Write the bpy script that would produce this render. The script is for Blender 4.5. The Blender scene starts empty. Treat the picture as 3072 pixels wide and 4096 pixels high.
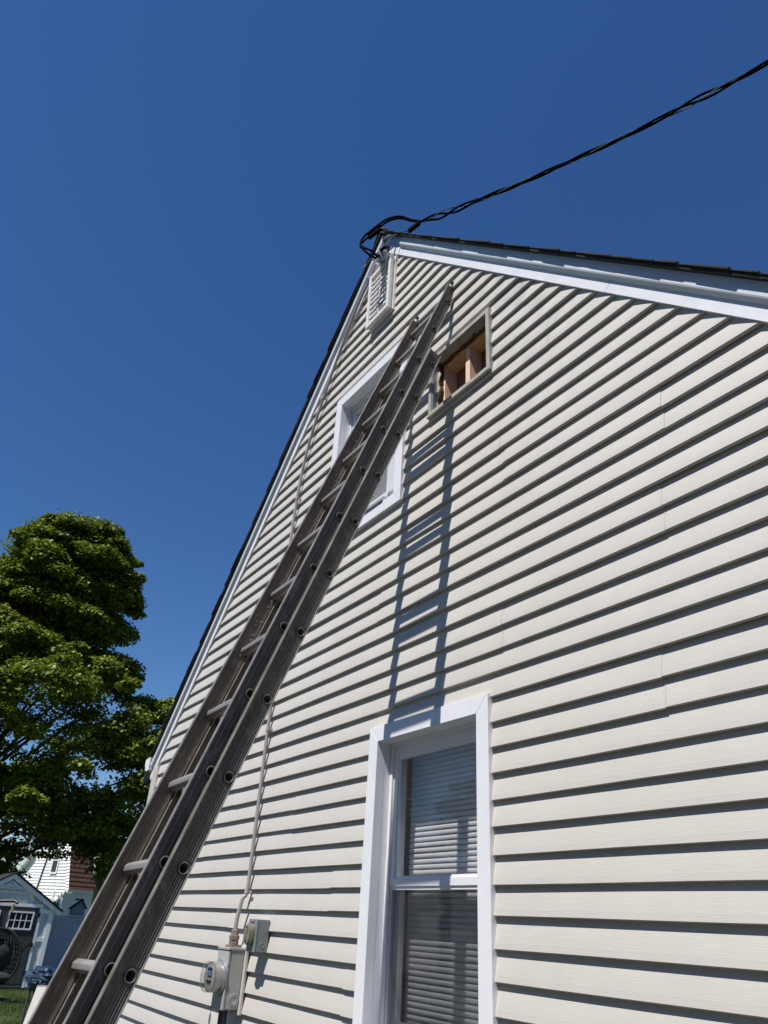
import bpy, bmesh, math, random
import numpy as np
from mathutils import Vector, Matrix
random.seed(7); RNG = np.random.default_rng(11)
SC = bpy.context.scene
COL = SC.collection

# ------------------------------------------------------------------ camera
CAM = Vector((0.0, -2.0547, 1.75))
RIGHT = (0.55230795, 0.83197449, 0.05267232)
UP = (0.38380749, -0.30986297, 0.86987169)
FWD = (-0.74003226, 0.46022101, 0.49045782)
cd = bpy.data.cameras.new('camera'); cam = bpy.data.objects.new('camera', cd); COL.objects.link(cam)
m = Matrix.Identity(4)
for i in range(3):
    m[i][0] = RIGHT[i]; m[i][1] = UP[i]; m[i][2] = -FWD[i]; m[i][3] = CAM[i]
cam.matrix_world = m
cd.sensor_fit = 'VERTICAL'; cd.sensor_height = 36.0; cd.lens = 2960 / 4096 * 36
cd.clip_start = 0.02; cd.clip_end = 2000
SC.camera = cam

# ------------------------------------------------------------------ sky, sun, exposure
SUN = Vector((0.245, -1.0, 1.85)).normalized()          # towards the sun
w = bpy.data.worlds.new('World'); SC.world = w; w.use_nodes = True
nt = w.node_tree; bg = nt.nodes['Background']
sky = nt.nodes.new('ShaderNodeTexSky'); sky.sky_type = 'NISHITA'; sky.sun_disc = False
sky.sun_elevation = math.asin(SUN.z); sky.sun_rotation = math.atan2(SUN.x, SUN.y)
sky.air_density = 1.0; sky.dust_density = 0.0; sky.ozone_density = 5.0; sky.altitude = 100
hs = nt.nodes.new('ShaderNodeHueSaturation'); hs.inputs['Saturation'].default_value = 1.20; hs.inputs['Hue'].default_value = .507   # one even grade for the whole sky
nt.links.new(sky.outputs[0], hs.inputs['Color']); nt.links.new(hs.outputs[0], bg.inputs[0]); bg.inputs[1].default_value = 0.090
sl = bpy.data.lights.new('sun', 'SUN'); sl.energy = 5.0; sl.angle = math.radians(0.53); sl.color = (1.0, 0.965, 0.925)
so = bpy.data.objects.new('sun', sl); COL.objects.link(so)
so.rotation_euler = (-SUN).to_track_quat('-Z', 'Y').to_euler(); so.location = (5, -20, 40)
SC.view_settings.view_transform = 'Standard'; SC.view_settings.look = 'None'
SC.view_settings.exposure = 0.22; SC.view_settings.gamma = 1.0
SC.view_settings.use_curve_mapping = False

# ------------------------------------------------------------------ materials
def lin(h):
    c = [int(h[i:i + 2], 16) / 255 for i in (0, 2, 4)]
    return tuple(x / 12.92 if x <= .04045 else ((x + .055) / 1.055) ** 2.4 for x in c)

def mat(name, col, rough=.6, metal=0., var=.0, vscale=8., col2=None, bump=0., bscale=60., stretch=None,
        spec=.5, streak=None, coat=0., wear=None):
    """procedural surface: base colour mottled by two noises, fine relief as bump"""
    M = bpy.data.materials.new(name); M.use_nodes = True
    t = M.node_tree; b = t.nodes['Principled BSDF']
    b.inputs['Roughness'].default_value = rough; b.inputs['Metallic'].default_value = metal
    b.inputs['Specular IOR Level'].default_value = spec
    if coat: b.inputs['Coat Weight'].default_value = coat
    c1 = tuple(col) + (1,)
    tc = t.nodes.new('ShaderNodeTexCoord')
    src = tc.outputs['Object']
    if stretch:
        mp = t.nodes.new('ShaderNodeMapping'); mp.inputs['Scale'].default_value = stretch
        t.links.new(src, mp.inputs[0]); vec = mp.outputs[0]
    else:
        vec = src
    if var or col2:
        n = t.nodes.new('ShaderNodeTexNoise'); n.inputs['Scale'].default_value = vscale
        n.inputs['Detail'].default_value = 6; n.inputs['Roughness'].default_value = .65
        t.links.new(vec, n.inputs['Vector'])
        r = t.nodes.new('ShaderNodeMapRange'); r.inputs[1].default_value = .32; r.inputs[2].default_value = .68
        t.links.new(n.outputs[0], r.inputs[0])
        mx = t.nodes.new('ShaderNodeMix'); mx.data_type = 'RGBA'
        c2 = tuple(col2) + (1,) if col2 else tuple(x * (1 - var) for x in col) + (1,)
        mx.inputs[6].default_value = c1; mx.inputs[7].default_value = c2
        t.links.new(r.outputs[0], mx.inputs[0]); out = mx.outputs[2]
        if wear:                                   # second, finer, blotchy layer
            n2 = t.nodes.new('ShaderNodeTexNoise'); n2.inputs['Scale'].default_value = wear[1]
            n2.inputs['Detail'].default_value = 8; n2.inputs['Roughness'].default_value = .7
            t.links.new(vec, n2.inputs['Vector'])
            r2 = t.nodes.new('ShaderNodeMapRange'); r2.inputs[1].default_value = wear[2]; r2.inputs[2].default_value = wear[3]
            t.links.new(n2.outputs[0], r2.inputs[0])
            m2 = t.nodes.new('ShaderNodeMix'); m2.data_type = 'RGBA'; m2.inputs[7].default_value = tuple(wear[0]) + (1,)
            t.links.new(out, m2.inputs[6]); t.links.new(r2.outputs[0], m2.inputs[0]); out = m2.outputs[2]
        t.links.new(out, b.inputs['Base Color'])
    else:
        b.inputs['Base Color'].default_value = c1
    if bump:
        n = t.nodes.new('ShaderNodeTexNoise'); n.inputs['Scale'].default_value = bscale; n.inputs['Detail'].default_value = 5
        t.links.new(vec, n.inputs['Vector'])
        bp = t.nodes.new('ShaderNodeBump'); bp.inputs['Strength'].default_value = bump; bp.inputs['Distance'].default_value = .004
        t.links.new(n.outputs[0], bp.inputs['Height']); t.links.new(bp.outputs[0], b.inputs['Normal'])
    return M

M = {}
# vinyl siding: embossed wood grain running along the board, mildew greying near the opening and the gable
def siding_mat():
    A = mat('siding_vinyl', (.590, .558, .500), rough=.55, var=.05, vscale=1.7)
    t = A.node_tree; b = t.nodes['Principled BSDF']; g = t.nodes.new('ShaderNodeNewGeometry')
    mp = t.nodes.new('ShaderNodeMapping'); mp.inputs['Scale'].default_value = (9, 9, 130)
    t.links.new(g.outputs['Position'], mp.inputs[0])
    n = t.nodes.new('ShaderNodeTexNoise'); n.inputs['Scale'].default_value = 2.2; n.inputs['Detail'].default_value = 6
    n.inputs['Distortion'].default_value = .6
    t.links.new(mp.outputs[0], n.inputs['Vector'])
    bp = t.nodes.new('ShaderNodeBump'); bp.inputs['Strength'].default_value = .26; bp.inputs['Distance'].default_value = .0020
    t.links.new(n.outputs[0], bp.inputs['Height']); t.links.new(bp.outputs[0], b.inputs['Normal'])
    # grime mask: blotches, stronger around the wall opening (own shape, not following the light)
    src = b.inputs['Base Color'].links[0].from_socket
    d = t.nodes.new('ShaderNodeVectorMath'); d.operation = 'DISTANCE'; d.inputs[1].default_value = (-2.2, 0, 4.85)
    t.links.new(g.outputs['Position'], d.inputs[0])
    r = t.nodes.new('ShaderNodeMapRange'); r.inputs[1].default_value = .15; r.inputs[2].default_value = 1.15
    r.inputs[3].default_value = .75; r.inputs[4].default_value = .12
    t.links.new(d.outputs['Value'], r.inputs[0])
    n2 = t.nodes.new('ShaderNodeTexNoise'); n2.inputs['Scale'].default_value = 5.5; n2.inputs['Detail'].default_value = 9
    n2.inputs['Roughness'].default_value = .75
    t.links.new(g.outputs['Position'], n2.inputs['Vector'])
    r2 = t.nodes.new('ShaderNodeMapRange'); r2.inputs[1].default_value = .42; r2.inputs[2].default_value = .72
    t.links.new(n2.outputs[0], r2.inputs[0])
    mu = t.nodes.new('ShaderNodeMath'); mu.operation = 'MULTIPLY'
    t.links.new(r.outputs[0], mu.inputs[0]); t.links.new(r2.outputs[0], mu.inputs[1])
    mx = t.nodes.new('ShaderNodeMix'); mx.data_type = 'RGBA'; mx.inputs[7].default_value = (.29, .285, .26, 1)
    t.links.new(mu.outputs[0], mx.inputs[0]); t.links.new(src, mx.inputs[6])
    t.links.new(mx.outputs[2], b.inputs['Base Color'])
    return A
M['siding'] = siding_mat()
M['trim'] = mat('white_aluminium_trim', (.86, .86, .885), rough=.42, var=.07, vscale=5, bump=.05, bscale=25)
M['trimold'] = mat('weathered_white_aluminium', (.84, .85, .87), rough=.5, col2=(.74, .75, .75), vscale=9, bump=.08, bscale=50)
M['vinylw'] = mat('white_window_vinyl', (.83, .83, .84), rough=.35, var=.05, vscale=6)
M['fascia'] = mat('rake_aluminium', (.66, .69, .72), rough=.45, var=.12, vscale=3, bump=.06, bscale=30)
M['shingle'] = mat('asphalt_shingle', (.018, .017, .017), rough=.95, col2=(.045, .039, .034), vscale=40, bump=.6, bscale=300)
M['wood'] = mat('framing_pine', (.93, .66, .47), rough=.7, col2=(.84, .53, .35), vscale=6, stretch=(22, 3, 1.2), bump=.12, bscale=8)
M['woodh'] = mat('framing_pine_plate', (.86, .54, .28), rough=.7, col2=(.72, .40, .19), vscale=6, stretch=(1.2, 22, 22), bump=.12, bscale=8)
M['woodgrey'] = mat('weathered_wood', (.40, .33, .27), rough=.85, col2=(.27, .20, .15), vscale=12, bump=.3, bscale=60)
M['rot'] = mat('rotten_sheathing', (.16, .07, .035), rough=.95, col2=(.06, .03, .02), vscale=30, bump=.8, bscale=90)
M['paper'] = mat('torn_building_paper', (.62, .55, .45), rough=.9, col2=(.45, .36, .27), vscale=20, bump=.3, bscale=50)
M['sheath'] = mat('wall_sheathing', (.16, .13, .10), rough=.9, var=.3, vscale=5)
M['backing'] = mat('brown_backing_board', (.27, .15, .10), rough=.85, col2=(.20, .11, .08), vscale=8)
M['vent'] = mat('pinkish_white_vent_plastic', (.84, .80, .77), rough=.5, col2=(.72, .69, .66), vscale=10)
M['dark'] = mat('shade_and_mark_black', (.012, .010, .009), rough=.95, var=.3, vscale=4)  # near-black painted as shade inside openings; also nail heads and lid marks
M['openframe'] = mat('weathered_opening_trim', (.50, .48, .43), rough=.6, col2=(.33, .31, .27), vscale=14, bump=.15, bscale=60)
def alu(name, a, b_, met):
    return mat(name, a, rough=.5, metal=met, col2=b_, vscale=7, stretch=(1, 1, .45), bump=.16, bscale=130, spec=.4,
               wear=((a[0] * 1.9, a[1] * 1.86, a[2] * 1.82), 30, .54, .70))
M['rail'] = alu('oxidised_ladder_aluminium', (.118, .098, .082), (.046, .037, .031), .1)
M['railb'] = alu('brown_oxidised_ladder_aluminium', (.165, .130, .104), (.088, .068, .054), .1)
M['flange'] = mat('pale_ladder_edge', (.34, .315, .29), rough=.45, metal=.3, col2=(.19, .17, .15), vscale=14, bump=.1, bscale=90)  # lighter than the webs, for flanges and ridges
M['rung'] = mat('ladder_rung_aluminium', (.42, .395, .36), rough=.45, metal=.35, col2=(.27, .245, .215), vscale=14, stretch=(.4, 3, 3), bump=.08, bscale=60)
M['ferrule'] = mat('dull_ferrule', (.20, .185, .17), rough=.5, metal=.4, col2=(.11, .10, .09), vscale=30)
M['capmetal'] = mat('bent_steel_guard', (.34, .29, .25), rough=.4, metal=.6, col2=(.2, .15, .12), vscale=20)
M['red'] = mat('red_tape', (.30, .012, .02), rough=.5, var=.3, vscale=30)
M['meterbox'] = mat('grey_painted_steel', (.43, .43, .42), rough=.45, var=.10, vscale=6, bump=.05, bscale=40)
M['galv'] = mat('galvanised_steel', (.47, .49, .51), rough=.38, metal=.6, col2=(.34, .36, .38), vscale=18)
M['rust'] = mat('rusty_hub_metal', (.27, .22, .20), rough=.7, metal=.3, col2=(.17, .12, .10), vscale=22, bump=.15)
M['conduit'] = mat('pinkish_grey_cable_jacket', (.43, .375, .36), rough=.65, col2=(.34, .30, .29), vscale=6, stretch=(3, 3, .6), bump=.1)
M['cable'] = mat('black_cable', (.004, .004, .0045), rough=.9, spec=.05, var=.4, vscale=9)
M['bare'] = mat('bare_aluminium_strand', (.07, .068, .066), rough=.6, metal=.4, var=.3, vscale=30)
M['inlet'] = mat('grey_green_inlet_box', (.225, .265, .270), rough=.5, var=.12, vscale=9, bump=.05)
M['inletlid'] = mat('olive_grey_flip_lid', (.225, .205, .155), rough=.6, var=.15, vscale=9, bump=.06)
M['plastic_black'] = mat('black_plastic', (.013, .013, .016), rough=.35, var=.3, vscale=6)
M['slat'] = mat('white_blind_slat', (.74, .73, .72), rough=.5, var=.05, vscale=4)
M['acwhite'] = mat('white_steel_casing', (.72, .72, .73), rough=.4, var=.06, vscale=4)
M['acpan'] = mat('grey_steel_pan', (.46, .46, .46), rough=.4, metal=.2, var=.12, vscale=7)
M['concrete'] = mat('foundation_concrete', (.33, .32, .30), rough=.9, var=.25, vscale=6, bump=.4)
M['white_wall'] = mat('white_house_siding', (.88, .88, .87), rough=.6, var=.05, vscale=2)
M['redroof'] = mat('brown_red_roof', (.115, .055, .042), rough=.9, col2=(.075, .038, .03), vscale=5, bump=.4)
M['glassdark'] = mat('dark_window_pane', (.015, .016, .018), rough=.08, var=.2, vscale=2)
M['shedwall'] = mat('light_grey_shed_board', (.60, .61, .64), rough=.7, var=.08, vscale=4, bump=.2, bscale=30)
M['shedtrim'] = mat('white_shed_trim', (.84, .85, .86), rough=.6, var=.05, vscale=4)
M['sheddoor'] = mat('charcoal_shed_door', (.055, .053, .052), rough=.7, var=.2, vscale=6, bump=.2)
M['fence'] = mat('shaded_white_vinyl', (.36, .39, .46), rough=.5, var=.05, vscale=1)  # blue-grey instead of white: the fence's shade is put into its colour
M['bird'] = mat('slate_blue_painted_wood', (.19, .22, .30), rough=.7, var=.15, vscale=9)
M['blackroof'] = mat('black_roofing', (.02, .02, .022), rough=.9, var=.3, vscale=10, bump=.4)
M['wicker'] = mat('black_wicker', (.016, .015, .014), rough=.6, var=.3, vscale=20)
M['cushion'] = mat('charcoal_cushion', (.03, .029, .029), rough=.95, var=.3, vscale=12)
M['bronze'] = mat('bronze_steel_tube', (.055, .038, .032), rough=.4, metal=.5, var=.2, vscale=9)
M['tarp'] = mat('blue_plastic_tarp', (.018, .052, .090), rough=.45, col2=(.010, .028, .055), vscale=7, bump=.12, bscale=9, spec=.5)
M['steelpole'] = mat('grey_steel_tube', (.10, .105, .115), rough=.5, metal=.4, var=.2, vscale=9)
M['whiteboard'] = mat('weathered_white_board', (.60, .57, .52), rough=.7, var=.15, vscale=6, bump=.1)
M['bark'] = mat('maple_bark', (.075, .058, .045), rough=.95, col2=(.04, .03, .024), vscale=5, stretch=(3, 3, .6), bump=.8, bscale=20)
M['lawn'] = mat('lawn_soil_and_thatch', (.055, .085, .022), rough=.95, col2=(.075, .095, .03), vscale=3, bump=.6, bscale=30)
M['beam'] = mat('timber_shed_skid', (.16, .10, .05), rough=.85, col2=(.10, .06, .03), vscale=9, bump=.3)
M['yellowwood'] = mat('yellow_treated_post', (.33, .27, .09), rough=.8, var=.2, vscale=6)

def leaf_mat(name, a, b_, tr):
    L = bpy.data.materials.new(name); L.use_nodes = True
    t = L.node_tree; b = t.nodes['Principled BSDF']; o = t.nodes['Material Output']
    at = t.nodes.new('ShaderNodeAttribute'); at.attribute_name = 'tone'
    mx = t.nodes.new('ShaderNodeMix'); mx.data_type = 'RGBA'
    mx.inputs[6].default_value = tuple(a) + (1,); mx.inputs[7].default_value = tuple(b_) + (1,)
    t.links.new(at.outputs['Fac'], mx.inputs[0]); t.links.new(mx.outputs[2], b.inputs['Base Color'])
    b.inputs['Roughness'].default_value = .5; b.inputs['Specular IOR Level'].default_value = .35
    tl = t.nodes.new('ShaderNodeBsdfTranslucent'); t.links.new(mx.outputs[2], tl.inputs[0])
    ms = t.nodes.new('ShaderNodeMixShader'); ms.inputs[0].default_value = tr
    t.links.new(b.outputs[0], ms.inputs[1]); t.links.new(tl.outputs[0], ms.inputs[2]); t.links.new(ms.outputs[0], o.inputs[0])
    return L
M['leaf'] = leaf_mat('maple_leaf', (.056, .098, .011), (.250, .295, .020), .27)
M['grass'] = leaf_mat('grass_blade', (.055, .10, .018), (.12, .17, .035), .25)

def glass_mat(name, tint, blend):
    G = bpy.data.materials.new(name); G.use_nodes = True
    t = G.node_tree; t.nodes.remove(t.nodes['Principled BSDF']); o = t.nodes['Material Output']
    tr = t.nodes.new('ShaderNodeBsdfTransparent'); tr.inputs[0].default_value = tint
    gl = t.nodes.new('ShaderNodeBsdfGlossy'); gl.inputs['Roughness'].default_value = .012
    g = t.nodes.new('ShaderNodeNewGeometry'); dt = t.nodes.new('ShaderNodeVectorMath'); dt.operation = 'DOT_PRODUCT'
    t.links.new(g.outputs['Normal'], dt.inputs[0]); t.links.new(g.outputs['Incoming'], dt.inputs[1])
    def mth(op, a, b=None, v=None):                      # Schlick reflectance of a thin sheet, the same from both sides
        q = t.nodes.new('ShaderNodeMath'); q.operation = op; q.use_clamp = False
        if isinstance(a, float): q.inputs[0].default_value = a
        else: t.links.new(a, q.inputs[0])
        if b is not None:
            if isinstance(b, float): q.inputs[1].default_value = b
            else: t.links.new(b, q.inputs[1])
        return q.outputs[0]
    om = mth('SUBTRACT', 1.0, mth('ABSOLUTE', dt.outputs['Value'])); p5 = mth('POWER', om, 5.0)
    fac = mth('ADD', mth('MULTIPLY', p5, 1.0 - blend), blend)
    ms = t.nodes.new('ShaderNodeMixShader'); t.links.new(fac, ms.inputs[0])
    t.links.new(tr.outputs[0], ms.inputs[1]); t.links.new(gl.outputs[0], ms.inputs[2]); t.links.new(ms.outputs[0], o.inputs[0])
    return G
M['glass'] = glass_mat('double_window_glass', (.92, .93, .94, 1), .085)
M['meterglass'] = glass_mat('clear_meter_cover', (.85, .85, .84, 1), .06)
def screen_mat():
    S = bpy.data.materials.new('insect_screen'); S.use_nodes = True
    t = S.node_tree; b = t.nodes['Principled BSDF']; o = t.nodes['Material Output']
    b.inputs['Base Color'].default_value = (.035, .036, .04, 1); b.inputs['Roughness'].default_value = .6
    tr = t.nodes.new('ShaderNodeBsdfTransparent')
    n = t.nodes.new('ShaderNodeTexNoise'); n.inputs['Scale'].default_value = 9
    r = t.nodes.new('ShaderNodeMapRange'); r.inputs[3].default_value = .40; r.inputs[4].default_value = .50
    t.links.new(n.outputs[0], r.inputs[0])
    ms = t.nodes.new('ShaderNodeMixShader'); t.links.new(r.outputs[0], ms.inputs[0])
    t.links.new(tr.outputs[0], ms.inputs[1]); t.links.new(b.outputs[0], ms.inputs[2]); t.links.new(ms.outputs[0], o.inputs[0])
    return S
M['screen'] = screen_mat()

# ------------------------------------------------------------------ mesh helpers
class MB:
    def sheet(s, x0, x1, y, z0, z1): return s.add([(x0, y, z0), (x1, y, z0), (x1, y, z1), (x0, y, z1)], [(0, 1, 2, 3)])
    def __init__(s): s.v = []; s.f = []
    def add(s, vs, fs):
        n = len(s.v); s.v += [tuple(p) for p in vs]; s.f += [tuple(i + n for i in f) for f in fs]; return s
    def box(s, x0, x1, y0, y1, z0, z1):
        return s.add([(x0, y0, z0), (x1, y0, z0), (x1, y1, z0), (x0, y1, z0), (x0, y0, z1), (x1, y0, z1), (x1, y1, z1), (x0, y1, z1)],
                     [(0, 3, 2, 1), (4, 5, 6, 7), (0, 1, 5, 4), (1, 2, 6, 5), (2, 3, 7, 6), (3, 0, 4, 7)])
    def obox(s, c, ax, ay, az):                     # centre and three half-axis vectors
        c, ax, ay, az = map(Vector, (c, ax, ay, az))
        vs = [c + i * ax + j * ay + k * az for k in (-1, 1) for (i, j) in ((-1, -1), (1, -1), (1, 1), (-1, 1))]
        return s.add(vs, [(0, 3, 2, 1), (4, 5, 6, 7), (0, 1, 5, 4), (1, 2, 6, 5), (2, 3, 7, 6), (3, 0, 4, 7)])
    def prism(s, poly, fn, a, b):                   # poly of 2-D points; fn(p, t) -> 3-D
        n = len(poly); vs = [fn(p, a) for p in poly] + [fn(p, b) for p in poly]
        fs = [tuple(range(n))[::-1], tuple(range(n, 2 * n))] + [(i, (i + 1) % n, n + (i + 1) % n, n + i) for i in range(n)]
        return s.add(vs, fs)
    def prism_y(s, poly, y0, y1): return s.prism(poly, lambda p, t: (p[0], t, p[1]), y0, y1)
    def prism_x(s, poly, x0, x1): return s.prism(poly, lambda p, t: (t, p[0], p[1]), x0, x1)
    def tube(s, pts, r, n=8, cap=True):
        pts = [Vector(p) for p in pts]; rr = r if isinstance(r, (list, tuple)) else [r] * len(pts)
        up = Vector((0, 0, 1)); rings = []; prev = None
        for i, p in enumerate(pts):
            d = (pts[min(i + 1, len(pts) - 1)] - pts[max(i - 1, 0)]).normalized()
            if prev is None:
                a = d.cross(up); a = a if a.length > 1e-3 else d.cross(Vector((1, 0, 0)))
            else:
                a = prev - d * prev.dot(d)
            a.normalize(); prev = a; b = d.cross(a)
            rings.append([p + rr[i] * (math.cos(2 * math.pi * k / n) * a + math.sin(2 * math.pi * k / n) * b) for k in range(n)])
        vs = [q for ring in rings for q in ring]; fs = []
        for i in range(len(pts) - 1):
            for k in range(n):
                fs.append((i * n + k, i * n + (k + 1) % n, (i + 1) * n + (k + 1) % n, (i + 1) * n + k))
        if cap: fs += [tuple(range(n))[::-1], tuple(range((len(pts) - 1) * n, len(pts) * n))]
        return s.add(vs, fs)
    def lathe(s, o, axis, prof, n=32, ref=(0, 0, 1)):   # prof: (radius, distance along the axis)
        o = Vector(o); ax = Vector(axis).normalized(); a = ax.cross(Vector(ref)); a = (a if a.length > 1e-3 else ax.cross(Vector((0, 1, 0)))).normalized(); b = ax.cross(a)
        vs = [o + ax * h + r * (math.cos(2 * math.pi * k / n) * a + math.sin(2 * math.pi * k / n) * b) for r, h in prof for k in range(n)]
        fs = [(i * n + k, i * n + (k + 1) % n, (i + 1) * n + (k + 1) % n, (i + 1) * n + k) for i in range(len(prof) - 1) for k in range(n)]
        return s.add(vs, fs)
    def islands(s):                                 # pieces whose faces lie apart along x become separate builders
        out = []
        for f in s.f:
            xs_ = [s.v[i][0] for i in f]; a, b = min(xs_), max(xs_); hit = [o for o in out if not (b < o[0] - 1e-3 or a > o[1] + 1e-3)]
            fs = [f]
            for o in hit: a = min(a, o[0]); b = max(b, o[1]); fs += o[2]; out.remove(o)
            out.append((a, b, fs))
        res = []
        for a, b, fs in out:
            idx = sorted({i for f in fs for i in f}); mp = {i: k for k, i in enumerate(idx)}; m_ = MB()
            m_.v = [s.v[i] for i in idx]; m_.f = [tuple(mp[i] for i in f) for f in fs]; res.append(m_)
        return res
    def build(s, name, mt, parent=None, smooth=False, bevel=0.):
        me = bpy.data.meshes.new(name); me.from_pydata(s.v, [], s.f); me.update()
        if mt is not None: me.materials.append(M[mt] if isinstance(mt, str) else mt)
        bm = bmesh.new(); bm.from_mesh(me); bmesh.ops.recalc_face_normals(bm, faces=bm.faces); bm.to_mesh(me); bm.free()
        if smooth:
            for p in me.polygons: p.use_smooth = True
            try: me.set_sharp_from_angle(angle=math.radians(38))
            except Exception: pass
        o = bpy.data.objects.new(name, me); COL.objects.link(o)
        if parent is not None: o.parent = parent
        if bevel:
            bv = o.modifiers.new('bevel', 'BEVEL'); bv.width = bevel; bv.segments = 2; bv.limit_method = 'ANGLE'
        return o

def thing(name, label, cat, group=None):
    o = bpy.data.objects.new(name, None); COL.objects.link(o); o.empty_display_size = .1
    o['label'] = label; o['category'] = cat
    if group: o['group'] = group
    return o
def tag(o, label, cat, group=None):
    o['label'] = label; o['category'] = cat
    if group: o['group'] = group
    return o
def smooth_path(P, n=8):
    P = [Vector(p) for p in P]; Q = [P[0] * 2 - P[1]] + P + [P[-1] * 2 - P[-2]]; out = []
    for i in range(1, len(Q) - 2):
        a, b, c, d = Q[i - 1:i + 3]
        for k in range(n):
            t = k / n
            out.append(.5 * ((2 * b) + (c - a) * t + (2 * a - 5 * b + 4 * c - d) * t * t + (3 * b - a - 3 * c + d) * t ** 3))
    out.append(P[-1]); return out

# ================================================================== ground
g = MB()
NX = 40
xs = np.concatenate([np.linspace(-400, -40, 8), np.linspace(-38, 20, 50), np.linspace(30, 400, 8)])
ys = np.concatenate([np.linspace(-400, -20, 8), np.linspace(-18, 30, 40), np.linspace(40, 400, 8)])
vs = [(x, y, -0.012 + .012 * math.sin(x * 1.3) * math.cos(y * 1.7)) for y in ys for x in xs]
n = len(xs)
g.add(vs, [(j * n + i, j * n + i + 1, (j + 1) * n + i + 1, (j + 1) * n + i) for j in range(len(ys) - 1) for i in range(n - 1)])
lawn = g.build('lawn', 'lawn', smooth=True); lawn['kind'] = 'structure'

M['asphalt'] = mat('added_dark_asphalt', (.050, .050, .051), rough=.9, col2=(.036, .036, .037), vscale=2.5, bump=.5, bscale=120)
dv = MB().box(-9.5, 11, -7.5, -.35, -.10, .008).build('added_driveway', 'asphalt'); dv['kind'] = 'structure'  # unseen paving added so dark neutral ground bounces less light onto the wall

# ================================================================== house
C4 = .1016                      # course height
ZK0 = 1.911                     # butt line of course 0
EY = .0195                      # how far a butt stands proud
XL, XR = -6.86, -.16            # wall ends
SL, SR = 1.050, -1.0541         # rake slopes
def rakeL(x): return 10.099 + SL * x        # frieze bottom line, left slope
def rakeR(x): return 2.6744 + SR * x
AX = (10.099 - 2.6744) / (SR - SL); AZ = rakeL(AX)      # where the two meet
house = thing('house', 'beige vinyl sided house gable with white trim, dark shingle roof and ladder against it', 'house')

# openings (outer trim sizes)
WL = (-3.285, -2.365, 1.262, 2.645)
WU = (-4.043, -3.114, 3.935, 5.220)
HO = (-2.862, -2.304, 4.368, 4.812)
VE = (-3.640, -3.330, 5.625, 6.170)
def cut(o, k): return (o[0] + k, o[1] - k, o[2] + k, o[3] - k)
OPEN = [cut(WL, .02), cut(WU, .02), cut(HO, .012), cut(VE, .015)]

def fl(z, grow): return max(XL, (z - grow - 10.099) / SL)
def fr(z, grow): return min(XR, (z - grow - 2.6744) / SR)
def strips(za, zb, x0, x1, grow, opens):
    """x-intervals (as pairs of functions of z) free of openings between za and zb"""
    zm = (za + zb) / 2; iv = [(x0, x1)]
    for o in opens:
        if o[2] < zm < o[3]:
            nv = []
            for a, b in iv:
                if o[1] <= a or o[0] >= b: nv.append((a, b)); continue
                if a < o[0]: nv.append((a, o[0]))
                if o[1] < b: nv.append((o[1], b))
            iv = nv
    res = []
    for a, b in iv:
        L = lambda z, a=a: max(a, fl(z, grow)); R = lambda z, b=b: min(b, fr(z, grow))
        if L(za) < R(za) - 1e-4 or L(zb) < R(zb) - 1e-4: res.append((L, R))
    return res

# sheathing behind the vinyl
sh = MB()
zz = sorted(set([.15] + [.15 + .2 * i for i in range(1, 32)] + [o[i] for o in OPEN for i in (2, 3)] + [6.42]))
for za, zb in zip(zz[:-1], zz[1:]):
    for L, R in strips(za, zb, -9, 9, .10, OPEN):
        q = [(L(za), .0275, za), (max(R(za), L(za)), .022, za), (max(R(zb), L(zb)), .0275, zb), (L(zb), .0275, zb)]
        sh.add(q + [(p[0], .055, p[2]) for p in q], [(0, 1, 2, 3), (4, 5, 6, 7), (0, 3, 7, 4), (1, 2, 6, 5), (0, 1, 5, 4), (2, 3, 7, 6)])
wall = sh.build('wall', 'sheath', house)

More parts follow.
